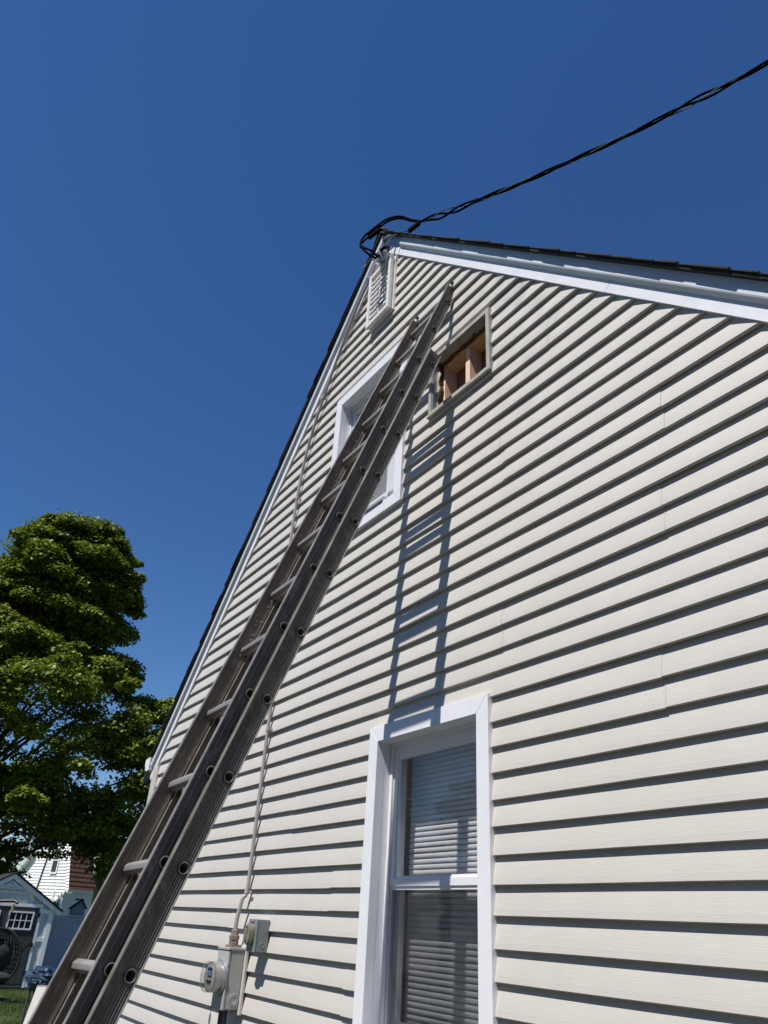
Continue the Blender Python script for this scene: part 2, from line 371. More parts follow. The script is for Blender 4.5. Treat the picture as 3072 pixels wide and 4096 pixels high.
KMIN, KMAX = -17, 43
PH = {k: (random.random() * 6.28, random.random() * 6.28, random.random() * 6.28) for k in range(KMIN - 2, KMAX + 3)}
def wav(k, x):
    a, b, c = PH[k]
    return .0009 * math.sin(2.1 * x + a) + .0007 * math.sin(5.3 * x + b), .0011 * math.sin(1.7 * x + c) + .0006 * math.sin(6.1 * x + a)
JOINT = {5: [-1.507, -4.98], 11: [-1.412, -5.02], 9: [-2.285, -5.9], 7: [-3.12], 19: [-2.265, -4.4], 17: [-2.24], 3: [-4.1, -.9], 1: [-5.4],
         -1: [-3.6], -3: [-1.2, -4.8], 13: [-3.3], 15: [-1.35, -4.7], 21: [-3.9], 23: [-1.9, -5.0], 25: [-3.0], 27: [-2.05], 29: [-3.2], 31: [-3.95], 33: [], 35: [-3.6]}
def course(mb, k, x0, x1, dy, dz=0.):
    zb = ZK0 + k * C4; zt = zb + C4
    br = [zb + .0035] + sorted(o[i] for o in OPEN for i in (2, 3) if zb + .004 < o[i] < zt) + [zt]
    segs = []
    # underside curl and lip, then the sloping face
    for L, R in strips(zb, zb + .003, x0, x1, .03, OPEN):
        segs.append([(EY + .001, zb + .0025, L, R), (.0022, zb, L, R), (0., zb + .0035, L, R)])
    for za, zc in zip(br[:-1], br[1:]):
        for L, R in strips(za, zc, x0, x1, .03, OPEN):
            segs.append([(max(0., (z - zb - .0035) / (C4 - .0035)) ** 1.2 * EY, z, L, R) for z in [za + (zc + (.007 if zc == zt else 0) - za) * q / 5 for q in range(6)]])
    for sg in segs:
        L, R = sg[0][2], sg[0][3]; z0 = sg[0][1]
        ln = max(R(z0) - L(z0), R(sg[-1][1]) - L(sg[-1][1]), .01); nx = max(1, int(ln / .22))
        rows = []
        for (y, z, L, R) in sg:
            a, b = L(z), max(R(z), L(z) + 1e-4); row = []
            for i in range(nx + 1):
                x = a + (b - a) * i / nx; wy, wz = wav(k, x)
                f = 1 - min(1, max(0, (z - zb) / C4))      # the lower lip wanders most
                row.append((x, y + dy - .001 + wy * f * .9, z + wz * f * .8 + dz))
            rows.append(row)
        vs = [p for r in rows for p in r]; n = nx + 1
        mb.add(vs, [(j * n + i, j * n + i + 1, (j + 1) * n + i + 1, (j + 1) * n + i) for j in range(len(rows) - 1) for i in range(nx)])
for k in range(KMIN, KMAX, 2):
    js = [XL - .05] + sorted(JOINT.get(k, [-3.3 + random.uniform(-1.5, 1.5)])) + [XR + .05]
    for i in range(len(js) - 1):
        mb = MB(); over = (i % 2 == 1)
        a = js[i]; b = js[i + 1]
        if not over:                                   # the under-lapped panel runs on behind its neighbour
            a -= .03 if i > 0 else 0; b += .03 if i < len(js) - 2 else 0
        dy = -.0020 if over else 0.; dz = random.uniform(.0015, .0035) * random.choice((-1, 1)) if over else 0.
        course(mb, k, a, b, dy, dz); course(mb, k + 1, a, b, dy, dz)
        for piece in mb.islands(): piece.build('siding_panel', 'siding', wall)

# side and back walls, foundation, floor
YB = 8.2
MB().box(XL - .01, XL + .10, .06, YB, .14, 2.95).build('side_wall', 'siding', house)
MB().box(XR - .10, XR + .01, .06, YB, .14, 2.95).build('side_wall', 'siding', house)
MB().prism_y([(XL, .14), (XR, .14), (XR, 2.8), (AX, AZ + .02), (XL, 2.85)], YB, YB + .1).build('back_wall', 'siding', house)
MB().box(XL + .03, XR - .03, .03, YB, -.3, .16).build('foundation', 'concrete', house)

# corner posts
for x0, x1 in ((XL - .065, XL + .06), (XR - .06, XR + .065)):
    c = MB(); z1 = 3.0 if x0 < -3 else 2.86
    c.box(x0, x1, -.012, .02, .16, z1 - .1)
    if x0 < -3: c.box(x0, x0 + .03, .02, .12, .16, z1 - .1)
    else: c.box(x1 - .03, x1, .02, .12, .16, z1 - .1)
    c.build('corner_post', 'siding', house, bevel=.003)

# rake trim. each strip is a prism along the slope: n = height above the frieze bottom line (perpendicular), y = proudness
aL = math.atan(SL); aR = math.atan(-SR)
def rake_prism(side, t0, t1, prof):
    """side -1 left, +1 right; t = distance down the slope from the apex; prof = [(n, y)...]"""
    a = aL if side < 0 else aR
    d = Vector((side * math.cos(a), 0, -math.sin(a))); nn = Vector((side * math.sin(a), 0, math.cos(a)))
    mb = MB()
    def fn(p, t):
        tt = t
        if t <= 0: tt = -p[0] * math.tan(a) * .98        # mitred at the apex
        q = Vector((AX, p[1], AZ)) + d * tt + nn * p[0]
        return q
    mb.prism(prof, fn, t0, t1); return mb
LENL, LENR = 4.78, 4.78
for side, cuts in ((-1, (0, .55, 2.35, 4.97)), (1, (.10, .72, 2.9, 4.76))):
    for i in range(len(cuts) - 1):
        e = .0015
        rake_prism(side, cuts[i] + (e if i else 0), cuts[i + 1] - e, [(0, -.0085), (.053, -.0085), (.053, .05), (0, .05)]).build('frieze_board', 'trimold', house)
    cuts2 = (0, 1.62, 4.88) if side < 0 else (.30, 1.22, 4.78)
    for i in range(len(cuts2) - 1):
        e = .0015
        rake_prism(side, cuts2[i] + (e if i else 0), cuts2[i + 1] - e,
                   [(.0535, -.0095), (.060, -.018), (.070, -.0285), (.0765, -.031), (.1275, -.030), (.1275, .05), (.0535, .05)]).build('rake_board', 'fascia', house)
# short return piece under the apex on the right where the rake cover starts late
rake_prism(1, 0, .298, [(.0535, -.004), (.1275, -.012), (.1275, .05), (.0535, .05)]).build('rake_board', 'galv', house)
# roof deck
for side in (-1, 1):
    pass
rf = MB()
for side, L in ((-1, LENL - .02), (1, LENR + .12)):
    a = aL if side < 0 else aR
    p = rake_prism(side, 0, L, [(.128, -.058 if side > 0 else -.050), (.139, -.058 if side > 0 else -.050), (.139, YB + .15), (.128, YB + .15)]); rf.add(p.v, p.f)
    p = rake_prism(side, 0, L - .03, [(-.02, .052), (.126, .052), (.126, YB + .1), (-.02, YB + .1)]); rf.add(p.v, p.f)
roof = rf.build('roof', 'shingle', house)
# the shingles along both rake edges, course by course
for side, L in ((-1, LENL + .01), (1, LENR + .13)):
    a = aL if side < 0 else aR
    d = Vector((side * math.cos(a), 0, -math.sin(a))); nn = Vector((side * math.sin(a), 0, math.cos(a)))
    t = .02
    while t < L - .05:
        ov = (-.070 if side > 0 else -.058) + random.uniform(-.006, .005); th = random.uniform(.0045, .008); ln = .145 + random.uniform(-.012, .012)
        lift = random.uniform(0, .004)
        mb = MB(); q = lambda tt, y, h: Vector((AX, y, AZ)) + d * tt + nn * (.1395 + h)
        y1 = .95 + random.uniform(-.1, .1)
        vs = [q(t - .06, ov + .004, 0), q(t + ln, ov, lift), q(t + ln, y1, 0.), q(t - .06, y1, 0), q(t - .06, ov + .004, .003), q(t + ln, ov, th + lift), q(t + ln, y1, th), q(t - .06, y1, .003)]
        mb.add(vs, [(0, 3, 2, 1), (4, 5, 6, 7), (0, 1, 5, 4), (1, 2, 6, 5), (2, 3, 7, 6), (3, 0, 4, 7)])
        mb.build('shingle', 'shingle', roof); t += ln
for i in range(3):                                        # ridge caps
    y0 = -.062 + i * .16; mb = MB()
    for side in (-1, 1):
        a = aL if side < 0 else aR
        d = Vector((side * math.cos(a), 0, -math.sin(a)))
        top = Vector((AX, 0, AZ + .1395 / math.cos(a) + .028 - .004 * i)); q = top + d * (.13 + .012 * random.random())
        h = Vector((0, 0, .012)); yy = Vector((0, 1, 0))
        vs = [top + yy * y0, q + yy * (y0 + random.uniform(-.006, .01)), q + yy * (y0 + .3), top + yy * (y0 + .3)]
        mb.add(vs + [p + h for p in vs], [(0, 3, 2, 1), (4, 5, 6, 7), (0, 1, 5, 4), (1, 2, 6, 5), (2, 3, 7, 6), (3, 0, 4, 7)])
    mb.build('ridge_cap', 'shingle', roof)

# gutter on the left eave, with its end cap
gz = 2.985; gx = -6.98
gp = [(gx, gz - .10), (gx - .085, gz - .10), (gx - .125, gz - .035), (gx - .125, gz), (gx - .118, gz), (gx - .115, gz - .03), (gx - .08, gz - .094), (gx - .004, gz - .094), (gx - .004, gz + .02), (gx, gz + .02)]
gut = MB().prism_y(gp, -.035, YB).build('gutter', 'trim', house)
MB().prism_y([(gx, gz - .102), (gx - .087, gz - .102), (gx - .128, gz - .035), (gx - .128, gz), (gx, gz + .015)], -.040, -.034).build('end_cap', 'trim', gut)

# ---------------------------------------------------------------- windows
def casing(o, wdt, par, proud=.016, depth=.075, mt='trim'):
    x0, x1, z0, z1 = o
    i0, i1, j0, j1 = x0 + wdt, x1 - wdt, z0 + wdt, z1 - wdt
    e = .0009
    for poly in ([(x0, z1), (x1, z1), (i1 - e, j1), (i0 + e, j1)], [(x0, z0), (x1, z0), (i1 - e, j0), (i0 + e, j0)],
                 [(x0, z0 + e), (x0, z1 - e), (i0, j1 - e), (i0, j0 + e)], [(x1, z0 + e), (x1, z1 - e), (i1, j1 - e), (i1, j0 + e)]):
        MB().prism_y(poly, -proud, .03).build('casing_board', mt, par, bevel=.0015)
    # reveals
    MB().box(i0 - .012, i0 - .0005, .0305, depth, j0, j1).build('jamb', mt, par)
    MB().box(i1 + .0005, i1 + .012, .0305, depth, j0, j1).build('jamb', mt, par)
    MB().box(i0 - .012, i1 + .012, .0305, depth, j1 + .0005, j1 + .012).build('head_jamb', mt, par)
    MB().box(i0 - .012, i1 + .012, .0305, depth, j0 - .012, j0 - .0005).build('sill', mt, par)
    # inner skin joining casing and reveal so that no slit shows
    for (a, b, c_, d_) in ((i0 - .011, i0 + .0002, j0, j1), (i1 - .0002, i1 + .011, j0, j1)):
        MB().box(a, b, -proud + .004, .031, c_, d_).build('jamb_return', mt, par)
    MB().box(i0, i1, -proud + .004, .031, j1 - .0002, j1 + .011).build('jamb_return', mt, par)
    MB().box(i0, i1, -proud + .004, .031, j0 - .011, j0 + .0002).build('jamb_return', mt, par)
    return i0, i1, j0, j1
def ring(mb, x0, x1, z0, z1, wl, wr, wb, wt, y0, y1):
    mb.box(x0, x0 + wl, y0, y1, z0, z1); mb.box(x1 - wr, x1, y0, y1, z0, z1)
    mb.box(x0 + wl, x1 - wr, y0, y1, z0, z0 + wb); mb.box(x0 + wl, x1 - wr, y0, y1, z1 - wt, z1); return mb

# lower double-hung window
i0, i1, j0, j1 = WL[0] + .078, WL[1] - .078, WL[2] + .075, WL[3] - .075
winL = ring(MB(), i0, i1, j0, j1, .016, .016, .02, .02, .066, .16).build('window', 'vinylw', house, bevel=.0015)
winL['label'] = 'double hung window with white casing at the bottom of the wall'
casing(WL, .077, winL)
zm = 1.940
# upper sash (outer), stepped
us = ring(MB(), i0 + .016, i1 - .016, zm - .018, j1 - .02, .038, .038, .034, .052, .078, .108).build('upper_sash', 'vinylw', winL, bevel=.002)
ring(MB(), i0 + .054, i1 - .054, zm + .016, j1 - .072, .012, .012, .010, .010, .085, .105).build('glazing_bead', 'vinylw', winL)
MB().sheet(i0 + .055, i1 - .055, .0945, zm + .016, j1 - .072).build('pane', 'glass', winL)
ls = ring(MB(), i0 + .016, i1 - .016, j0 + .02, zm + .014, .038, .038, .05, .034, .116, .146).build('lower_sash', 'vinylw', winL, bevel=.002)
MB().sheet(i0 + .055, i1 - .055, .1285, j0 + .07, zm - .02).build('pane', 'glass', winL)
ring(MB(), i0 + .014, i1 - .014, j0 + .01, zm - .019, .016, .016, .016, .012, .0835, .0955).build('screen_frame', 'vinylw', winL)
MB().sheet(i0 + .03, i1 - .03, .0885, j0 + .02, zm - .03).build('insect_screen', 'screen', winL)
for x in (-3.06, -2.56):
    MB().box(x - .03, x + .03, .100, .116, zm + .0165, zm + .026).build('sash_lock', 'vinylw', winL, bevel=.002)
# track lip seen on the left
MB().box(i0 + .0165, i0 + .022, .0665, .0775, j0 + .02, j1 - .02).build('track_lip', 'vinylw', winL)

# upper window
k0, k1, l0, l1 = WU[0] + .078, WU[1] - .078, WU[2] + .075, WU[3] - .075
winU = ring(MB(), k0, k1, l0, l1, .016, .016, .02, .02, .066, .16).build('window', 'vinylw', house, bevel=.0015)
winU['label'] = 'upper window half hidden by the ladder, holding an air conditioner'
casing(WU, .077, winU)
zr = 4.62
ring(MB(), k0 + .016, k1 - .016, zr, l1 - .02, .038, .038, .034, .045, .078, .108).build('upper_sash', 'vinylw', winU, bevel=.002)
MB().sheet(k0 + .055, k1 - .055, .0925, zr + .03, l1 - .065).build('pane', 'glass', winU)
ring(MB(), k0 + .016, k1 - .016, 4.375, zr + .02, .038, .038, .034, .034, .116, .146).build('lower_sash', 'vinylw', winU, bevel=.002)
MB().sheet(k0 + .055, k1 - .055, .1285, 4.405, zr - .01).build('pane', 'glass', winU)
MB().box(k0 + .02, k1 - .02, .045, .078, 4.352, 4.376).build('stop_bar', 'vinylw', winU)

# blinds
def blind(name, x0, x1, ztop, zbot, y, pitch, label):
    t = thing(name, label, 'blind')
    MB().box(x0 - .01, x1 + .01, y - .02, y + .025, ztop, ztop + .03).build('headrail', 'slat', t, bevel=.002)
    mb = MB(); nn_ = 7; prof = []
    for i in range(nn_):
        s = (i / (nn_ - 1) - .5); zz_ = s * .0245; prof.append((-.0034 * (1 - (2 * s) ** 2) + s * -.0075, zz_))
    vs = [(x, p[0] + q, p[1]) for q in (0, .0006) for x in (x0, x1) for p in prof]
    fs = [(i, i + 1, nn_ + i + 1, nn_ + i) for i in range(nn_ - 1)] + [(2 * nn_ + i, 3 * nn_ + i, 3 * nn_ + i + 1, 2 * nn_ + i + 1) for i in range(nn_ - 1)]
    mb.add(vs, fs)
    s0 = mb.build('slat', 'slat', t, smooth=True); k = 0; z = ztop - .012
    while z > zbot:
        s = s0 if k == 0 else s0.copy()
        if k: COL.objects.link(s); s.parent = t
        s.location = (random.uniform(-.003, .003), y + random.uniform(-.0006, .0006), z + random.uniform(-.0008, .0008)); z -= pitch; k += 1
    return t
blind('window_blind', -3.185, -2.46, 2.535, 1.36, .19, .0234, 'white slatted blind closed behind the glass of the lower window')
blind('window_blind', -3.90, -3.25, 5.115, 4.64, .20, .0234, 'white slatted blind behind the glass of the upper window')

# ---------------------------------------------------------------- gable vent
ven = MB(); x0, x1, z0, z1 = VE
ring(ven, x0, x1, z0, z1, .030, .030, .030, .030, -.016, .012)
ring(ven, x0 + .012, x1 - .012, z0 + .012, z1 - .012, .022, .022, .022, .022, -.034, -.0165)
ring(ven, x0 + .004, x1 - .004, z0 + .006, z1 - .006, .03, .03, .034, .034, -.056, -.0345)
gv = ven.build('gable_vent', 'vent', house, bevel=.0015)
gv['label'] = 'louvred white gable vent under the peak'
MB().box(x0 + .02, x1 - .02, .05, .054, z0 + .02, z1 - .02).build('vent_backing', 'dark', gv)
for i in range(9):
    zc = z0 + .055 + i * .0505
    sl_ = MB().obox(((x0 + x1) / 2, -.018, zc + .012), ((x1 - x0) / 2 - .034, 0, 0), (0, .024, .017), (0, -.0018, .0024))
    sl_.box(x0 + .035, x1 - .035, -.0465, -.0405, zc - .013, zc + .0035); sl_.build('louvre_slat', 'vent', gv)
    MB().box((x0 + x1) / 2 - .005, (x0 + x1) / 2 + .005, -.044, -.030, zc + .004, zc + .036).build('divider', 'vent', gv)

# ---------------------------------------------------------------- cut opening with the framing showing
x0, x1, z0, z1 = HO
op = MB().box(x0 + .02, x1 - .02, .1495, .153, z0 - .1, z1 + .05).build('wall_opening', 'backing', house)
op['label'] = 'rectangular hole cut through the siding with pine studs showing'
t_ = .026
def strip4(poly, pr): MB().prism_y(poly, -pr, .018).build('opening_trim', 'openframe', op, bevel=.0015)
strip4([(x0, z1), (x1, z1 + .004), (x1 - t_, z1 - t_), (x0 + t_, z1 - t_)], .017)
strip4([(x0 - .004, z0 - .002), (x1, z0), (x1 - t_, z0 + t_), (x0 + t_, z0 + t_)], .022)
strip4([(x1 - t_, z0 + t_ + .001), (x1, z0 + .001), (x1, z1 + .003), (x1 - t_, z1 - t_ - .001)], .019)
strip4([(x0, z0 + .012), (x0 + t_, z0 + t_ + .014), (x0 + t_, z1 - t_ - .001), (x0, z1 - .001)], .012)
MB().box(x0 + t_ + .002, x0 + t_ + .012, -.006, .03, z0 + .02, z1 - .05).build('j_channel', 'galv', op)
# head: backing strip, rotten sheathing edge, plate
MB().box(x0 + .02, x1 - .02, .004, .030, z1 - .034, z1 - .012).build('head_strip', 'openframe', op)
def ragged(name, mt, xa, xb, yb0, yb1, za, zb, amp, vertical=False, n=26):
    mb = MB(); a = []; b = []
    for i in range(n + 1):
        t = i / n; e = za + amp * (random.random() - .3) + amp * .6 * math.sin(t * 17 + za * 40)
        if vertical: a.append((e, xa + (xb - xa) * t)); b.append((zb, xa + (xb - xa) * t))
        else: a.append((xa + (xb - xa) * t, e)); b.append((xa + (xb - xa) * t, zb))
    for i in range(n):
        mb.prism_y([a[i], a[i + 1], b[i + 1], b[i]], yb0, yb1)
    return mb.build(name, mt, op)
ragged('sheathing_edge', 'rot', x0 + .03, x1 - .02, .034, .0565, z1 - .050, z1 - .01, .009)
ragged('torn_paper', 'paper', x0 + .05, x1 - .20, .0305, .0335, z1 - .044, z1 - .02, .010)
ragged('torn_paper', 'paper', x1 - .17, x1 - .07, .0305, .0335, z1 - .048, z1 - .02, .012)
ragged('sheathing_edge', 'rot', z0 + .02, z1 - .02, .031, .0565, x0 + .054, x0 + .02, .009, True)
ragged('torn_paper', 'paper', z0 + .03, z1 - .06, .0255, .0305, x0 + .050, x0 + .03, .014, True)
# framing
for xc in (-2.810, -2.5785, -2.335):
    MB().box(xc - .019, xc + .019, .058, .148, z0 - .12, 4.744).build('stud', 'wood', op, bevel=.0015)
MB().box(x0 - .1, x1 + .1, .058, .148, 4.745, 4.783).build('top_plate', 'woodh', op, bevel=.0015)
MB().box(x0 - .1, x1 + .1, .0575, .148, 4.784, 4.90).build('header_beam', 'woodgrey', op)
for xx, yy in ((-2.70, .10), (-2.665, .112)):
    MB().lathe((xx, yy, 4.7455), (0, 0, -1), [(0.0005, .0), (.004, .0), (.004, .0018), (.0005, .0022)], n=10).build('nail_head', 'dark', op)

# ================================================================== extension ladder
G0 = Vector((-2.46888259, -1.85167334, 0.)); LU = Vector((-.02826402, .34781394, .93713746)); LW = Vector((.99960049, .00983455, .02649786)); LV = Vector((0, -.937512, .34795295))
def LP(w_, v_, u_): return G0 + LW * w_ + LV * v_ + LU * u_
lad = thing('extension_ladder', 'weathered brown aluminium extension ladder leaning up against the gable wall', 'ladder')
PIT = .31242
def web_mesh(mb, wa, wb, v0, v1, u0, u1, holes, hv, hr, tilt):
    """channel web between wa..wb with round rung holes"""
    us = [u0] + [(holes[i] + holes[i + 1]) / 2 for i in range(len(holes) - 1)] + [u1]
    N = 20
    for i, h in enumerate(holes):
        a, b = us[i], us[i + 1]
        for wq in (wa, wb):
            circ = [(hv + hr * math.cos(2 * math.pi * k / N), h + hr * math.sin(2 * math.pi * k / N)) for k in range(N)]
            outer = []
            for k in range(N):
                dx, dz = math.cos(2 * math.pi * k / N), math.sin(2 * math.pi * k / N)
                s = min(((v1 - hv) / dx if dx > 1e-6 else (v0 - hv) / dx if dx < -1e-6 else 1e9),
                        ((b - h) / dz if dz > 1e-6 else (a - h) / dz if dz < -1e-6 else 1e9))
                outer.append((hv + dx * s, h + dz * s))
            vs = [LP(wq, p[0] + tilt(p[1]), p[1]) for p in circ + outer]
            mb.add(vs, [(k, (k + 1) % N, N + (k + 1) % N, N + k) for k in range(N)])
            # corner fillers
            for cv in (v0, v1):
                for cu in (a, b):
                    cand = sorted(range(N), key=lambda k: (outer[k][0] - cv) ** 2 + (outer[k][1] - cu) ** 2)
                    e1 = [k for k in cand if abs(outer[k][0] - cv) < 1e-6][:1]; e2 = [k for k in cand if abs(outer[k][1] - cu) < 1e-6][:1]
                    if e1 and e2:
                        mb.add([LP(wq, q[0] + tilt(q[1]), q[1]) for q in (outer[e1[0]], (cv, cu), outer[e2[0]])], [(0, 1, 2)])
def rail(wface, out, v0, v1, u0, u1, holes, hv, tilt, mt, flange_w, lip=0):
    """out = +1 when the web face that carries the ridges looks to +w"""
    mb = MB(); wa = wface; wb = wface - out * .003
    web_mesh(mb, wa, wb, v0 + .002, v1 - .002, u0, u1, holes, hv, .0165, tilt)
    us = [u0] + [(holes[i] + holes[i + 1]) / 2 for i in range(len(holes) - 1)] + [u1]
    rb = MB()
    # ridges between the rungs, on both faces of the web
    for s, wq in ((out, wa), (-out, wb)):
        for vv in ((v0 + .010, v0 + .019, v0 + .029, v0 + .039) if lip else (v0 + .012, v0 + .032, v0 + .052)):
            near = abs(vv - hv) < .026
            if near:
                ends = [u0] + [e for h in holes for e in (h - .026, h + .026)] + [u1]
                prs = [(ends[i], ends[i + 1]) for i in range(0, len(ends), 2) if ends[i + 1] > ends[i]]
            else: prs = [(u0, u1)]
            for a, b in prs:
                c = (LP(wq + s * .0004, vv + tilt((a + b) / 2), (a + b) / 2))
                d = (LP(0, tilt(b), b) - LP(0, tilt(a), a)) * .5
                rb.obox(c, LW * .0011, LV * .0008, d)
    r = mb.build('rail', mt, lad)
    fb = MB()
    c0 = (v0 + v1) / 2
    for vv, th in ((v0 + .0016, .0016), (v1 - .0020, .0020)):
        a, b = u0, u1
        d = (LP(0, tilt(b), b) - LP(0, tilt(a), a)) * .5
        fo, fi = (flange_w, flange_w) if (vv > c0 or not lip) else ((.011, .037) if lip > 0 else (.037, .011))
        fb.obox(LP(wface - .0015 + (fo - fi) / 2, vv + tilt((a + b) / 2), (a + b) / 2), LW * ((fo + fi) / 2), LV * th, d)
    fb.build('flange', 'flange', r, bevel=.0008)
    rb.build('ridge', 'flange', r)
    return r
UB0, UF0 = 1.6990, 1.6930
holesB = [UB0 + i * PIT for i in range(-5, 11)]
holesF = [UF0 + i * PIT for i in range(-4, 13)]
flat = lambda u: 0.
tf = lambda u: .0074 * (u - 1.693)
rail(0.0, 1, -.024, .055, .03, 4.925, holesB, 0.0, flat, 'rail', .0125, 1)
rail(-.428, 1, -.024, .055, .03, 4.925, holesB, 0.0, flat, 'railb', .0125, -1)
rail(-.0290, 1, .029, .104, .32, 5.585, holesF, .0525, tf, 'rail', .0105)
rail(-.4000, 1, .029, .104, .32, 5.585, holesF, .0525, tf, 'railb', .0105)
li = MB()                                              # crusty lichen spots on the inner face of the left fly rail
for c_ in range(9):
    cu_, cv_ = random.uniform(2.6, 5.0), random.uniform(.045, .085)
    for q in range(random.randint(3, 8)):
        u_, v_ = cu_ + random.gauss(0, .045), min(.098, max(.036, cv_ + random.gauss(0, .012))); r_ = random.uniform(.0022, .0055)
        li.lathe(LP(-.3998, v_ + .0074 * (u_ - 1.693), u_), LW, [(r_, 0), (r_ * .8, r_ * .5), (.0004, r_ * .7)], n=6, ref=LU)
lo_ = li.build('lichen', mat('grey_lichen', (.33, .32, .27), rough=.95, var=.3, vscale=60), lad); lo_['kind'] = 'stuff'
def rung_mesh(wl, wr):
    mb = MB(); N = 28; rings = []
    for (r, ww) in ((.0150, wl + .02), (.0150, wl - .003), (.0180, wl - .003), (.0190, wl), (.0190, wr), (.0180, wr + .003), (.0150, wr + .003), (.0150, wr - .06)):
        rings.append([(ww, (r + (.0010 * (1 if k % 4 < 2 else -1) if r > .0185 else 0)) * math.cos(2 * math.pi * k / N) * (1.0 if math.cos(2 * math.pi * k / N) < .6 else .94),
                       (r + (.0010 * (1 if k % 4 < 2 else -1) if r > .0185 else 0)) * math.sin(2 * math.pi * k / N)) for k in range(N)])
    vs = [LW * p[0] + LV * p[1] + LU * p[2] for ring_ in rings for p in ring_]
    return mb.add(vs, [(i * N + k, i * N + (k + 1) % N, (i + 1) * N + (k + 1) % N, (i + 1) * N + k) for i in range(len(rings) - 1) for k in range(N)])
def ferrule(wf):
    mb = MB(); mb.lathe(LW * wf, LW, [(.0152, .0), (.0152, .0035), (.0168, .0045), (.0195, .0035), (.0205, .0004), (.0152, .0004)], n=24, ref=LU); return mb
for hs, wl, wr, hv, tl in ((holesB, -.428, 0.0, 0.0, flat), (holesF, -.400, -.029, .0525, tf)):
    r0 = f0 = f1 = None
    for h in hs:
        loc = LP(0, hv + tl(h), h)
        if r0 is None:
            r0 = rung_mesh(wl, wr).build('rung', 'rung', lad, smooth=True); f0 = ferrule(wr).build('ferrule', 'ferrule', r0, smooth=True); f1 = ferrule(wl).build('ferrule', 'ferrule', r0, smooth=True)
            r0.location = loc
        else:
            r = r0.copy(); COL.objects.link(r); r.parent = lad; r.location = loc
            for f in (f0, f1):
                q = f.copy(); COL.objects.link(q); q.parent = r
# guards bent over the two fly rail tips
for wc in (-.0305, -.4015):
    mb = MB(); path = []
    for i in range(13):
        a = math.pi * (.93 - i / 12 * 1.0); path.append((.0675 + .040 * math.cos(math.pi - a) * -1, 5.600 + .052 * math.sin(a)))
    path = [(.104, 5.52)] + [(.0665 + .0375 * math.cos(math.pi * i / 11), 5.585 + .050 * math.sin(math.pi * i / 11)) for i in range(12)] + [(.028, 5.545)]
    for i in range(len(path) - 1):
        (a, b), (c, d) = path[i], path[i + 1]
        A = LP(wc, a + tf(5.6), b); B = LP(wc, c + tf(5.6), d); dd = (B - A); nrm = dd.cross(LW).normalized()
        mb.obox((A + B) / 2 , LW * .013, dd * .52, nrm * .0016)
    cp = mb.build('tip_guard', 'capmetal', lad)
    if wc > -.1:
        MB().obox(LP(wc, .029 + tf(5.6), 5.562), LW * .012, LV * .005, LU * .014).build('tape_wrap', 'red', cp)
for wc in (-.428, 0.0):                                                 # shoes
    MB().obox(LP(wc - .0015, .012, .03), LW * .03, LV * .045, LU * .035).build('shoe', 'plastic_black', lad, bevel=.004)

# ================================================================== electric meter
met = thing('electric_meter', 'grey steel electric meter box with round glass meter on the siding', 'meter')
bx0, bx1, bz0, bz1, by = -4.630, -4.473, 1.322, 1.603, -.112
body = MB().box(bx0 + .002, bx1 - .002, by + .014, -.018, bz0 + .002, bz1).build('box_body', 'meterbox', met, bevel=.003)
cov = MB().box(bx0, bx1, by, by + .013, bz0, bz1 - .004).build('box_cover', 'meterbox', met, bevel=.003)
MB().box(bx0 - .004, bx1 + .004, by - .004, -.016, bz1, bz1 + .013).build('box_cap', 'meterbox', met, bevel=.002)
MB().box(bx1 - .0005, bx1 + .001, by + .020, -.022, bz0 + .008, bz1 - .012).build('side_panel', 'meterbox', body, bevel=.002)
MB().lathe((bx1 + .0008, -.052, bz0 + .048), (1, 0, 0), [(.0005, .0006), (.016, .0006), (.017, .0022), (.0195, .0022), (.0205, .0006), (.0245, .0006), (.0255, .0022), (.028, .0022), (.029, .0002)], n=28).build('knockout', 'meterbox', body, smooth=True)
MB().lathe((bx1 - .004, by - .0005, 1.532), (1, 0, 0), [(.0005, .005), (.003, .005), (.003, .0)], n=10).build('screw', 'galv', cov)
cx, cz = -4.5515, 1.470
MB().lathe((cx, by, cz), (0, -1, 0), [(.060, .0), (.086, .0), (.088, .003), (.086, .012), (.078, .015), (.060, .013)], n=48).build('sealing_ring', 'galv', met, smooth=True)
MB().lathe((cx, by, cz), (0, -1, 0), [(.0735, .010), (.0735, .060), (.0725, .064), (.069, .065)], n=48).build('meter_base', mat('meter_base_grey', (.40, .385, .36), rough=.3, metal=.4, var=.06, vscale=8), met, smooth=True)
MB().lathe((cx, by, cz), (0, -1, 0), [(.0740, .056), (.0738, .074), (.0722, .084), (.068, .091), (.060, .0955), (.04, .0985), (.001, .100)], n=48).build('glass_cover', 'meterglass', met, smooth=True)
MB().lathe((cx, by, cz), (0, -1, 0), [(.066, .060), (.066, .063), (.064, .064), (.001, .064)], n=40).build('dial_plate', mat('meter_face', (.42, .42, .40), rough=.5, col2=(.30, .30, .29), vscale=30), met, smooth=True)
MB().box(cx - .030, cx + .030, by - .070, by - .0645, cz + .006, cz + .024).build('display', mat('blue_display', (.10, .19, .33), rough=.3, var=.1, vscale=9), met)
for dx, dz in ((-.022, .036), (.0, .04), (.022, .036), (-.022, -.02), (.0, -.024), (.022, -.02)):
    MB().lathe((cx + dx, by - .0645, cz + dz), (0, -1, 0), [(.0075, .0), (.0075, .005), (.0005, .006)], n=12).build('dial', 'plastic_black', met)
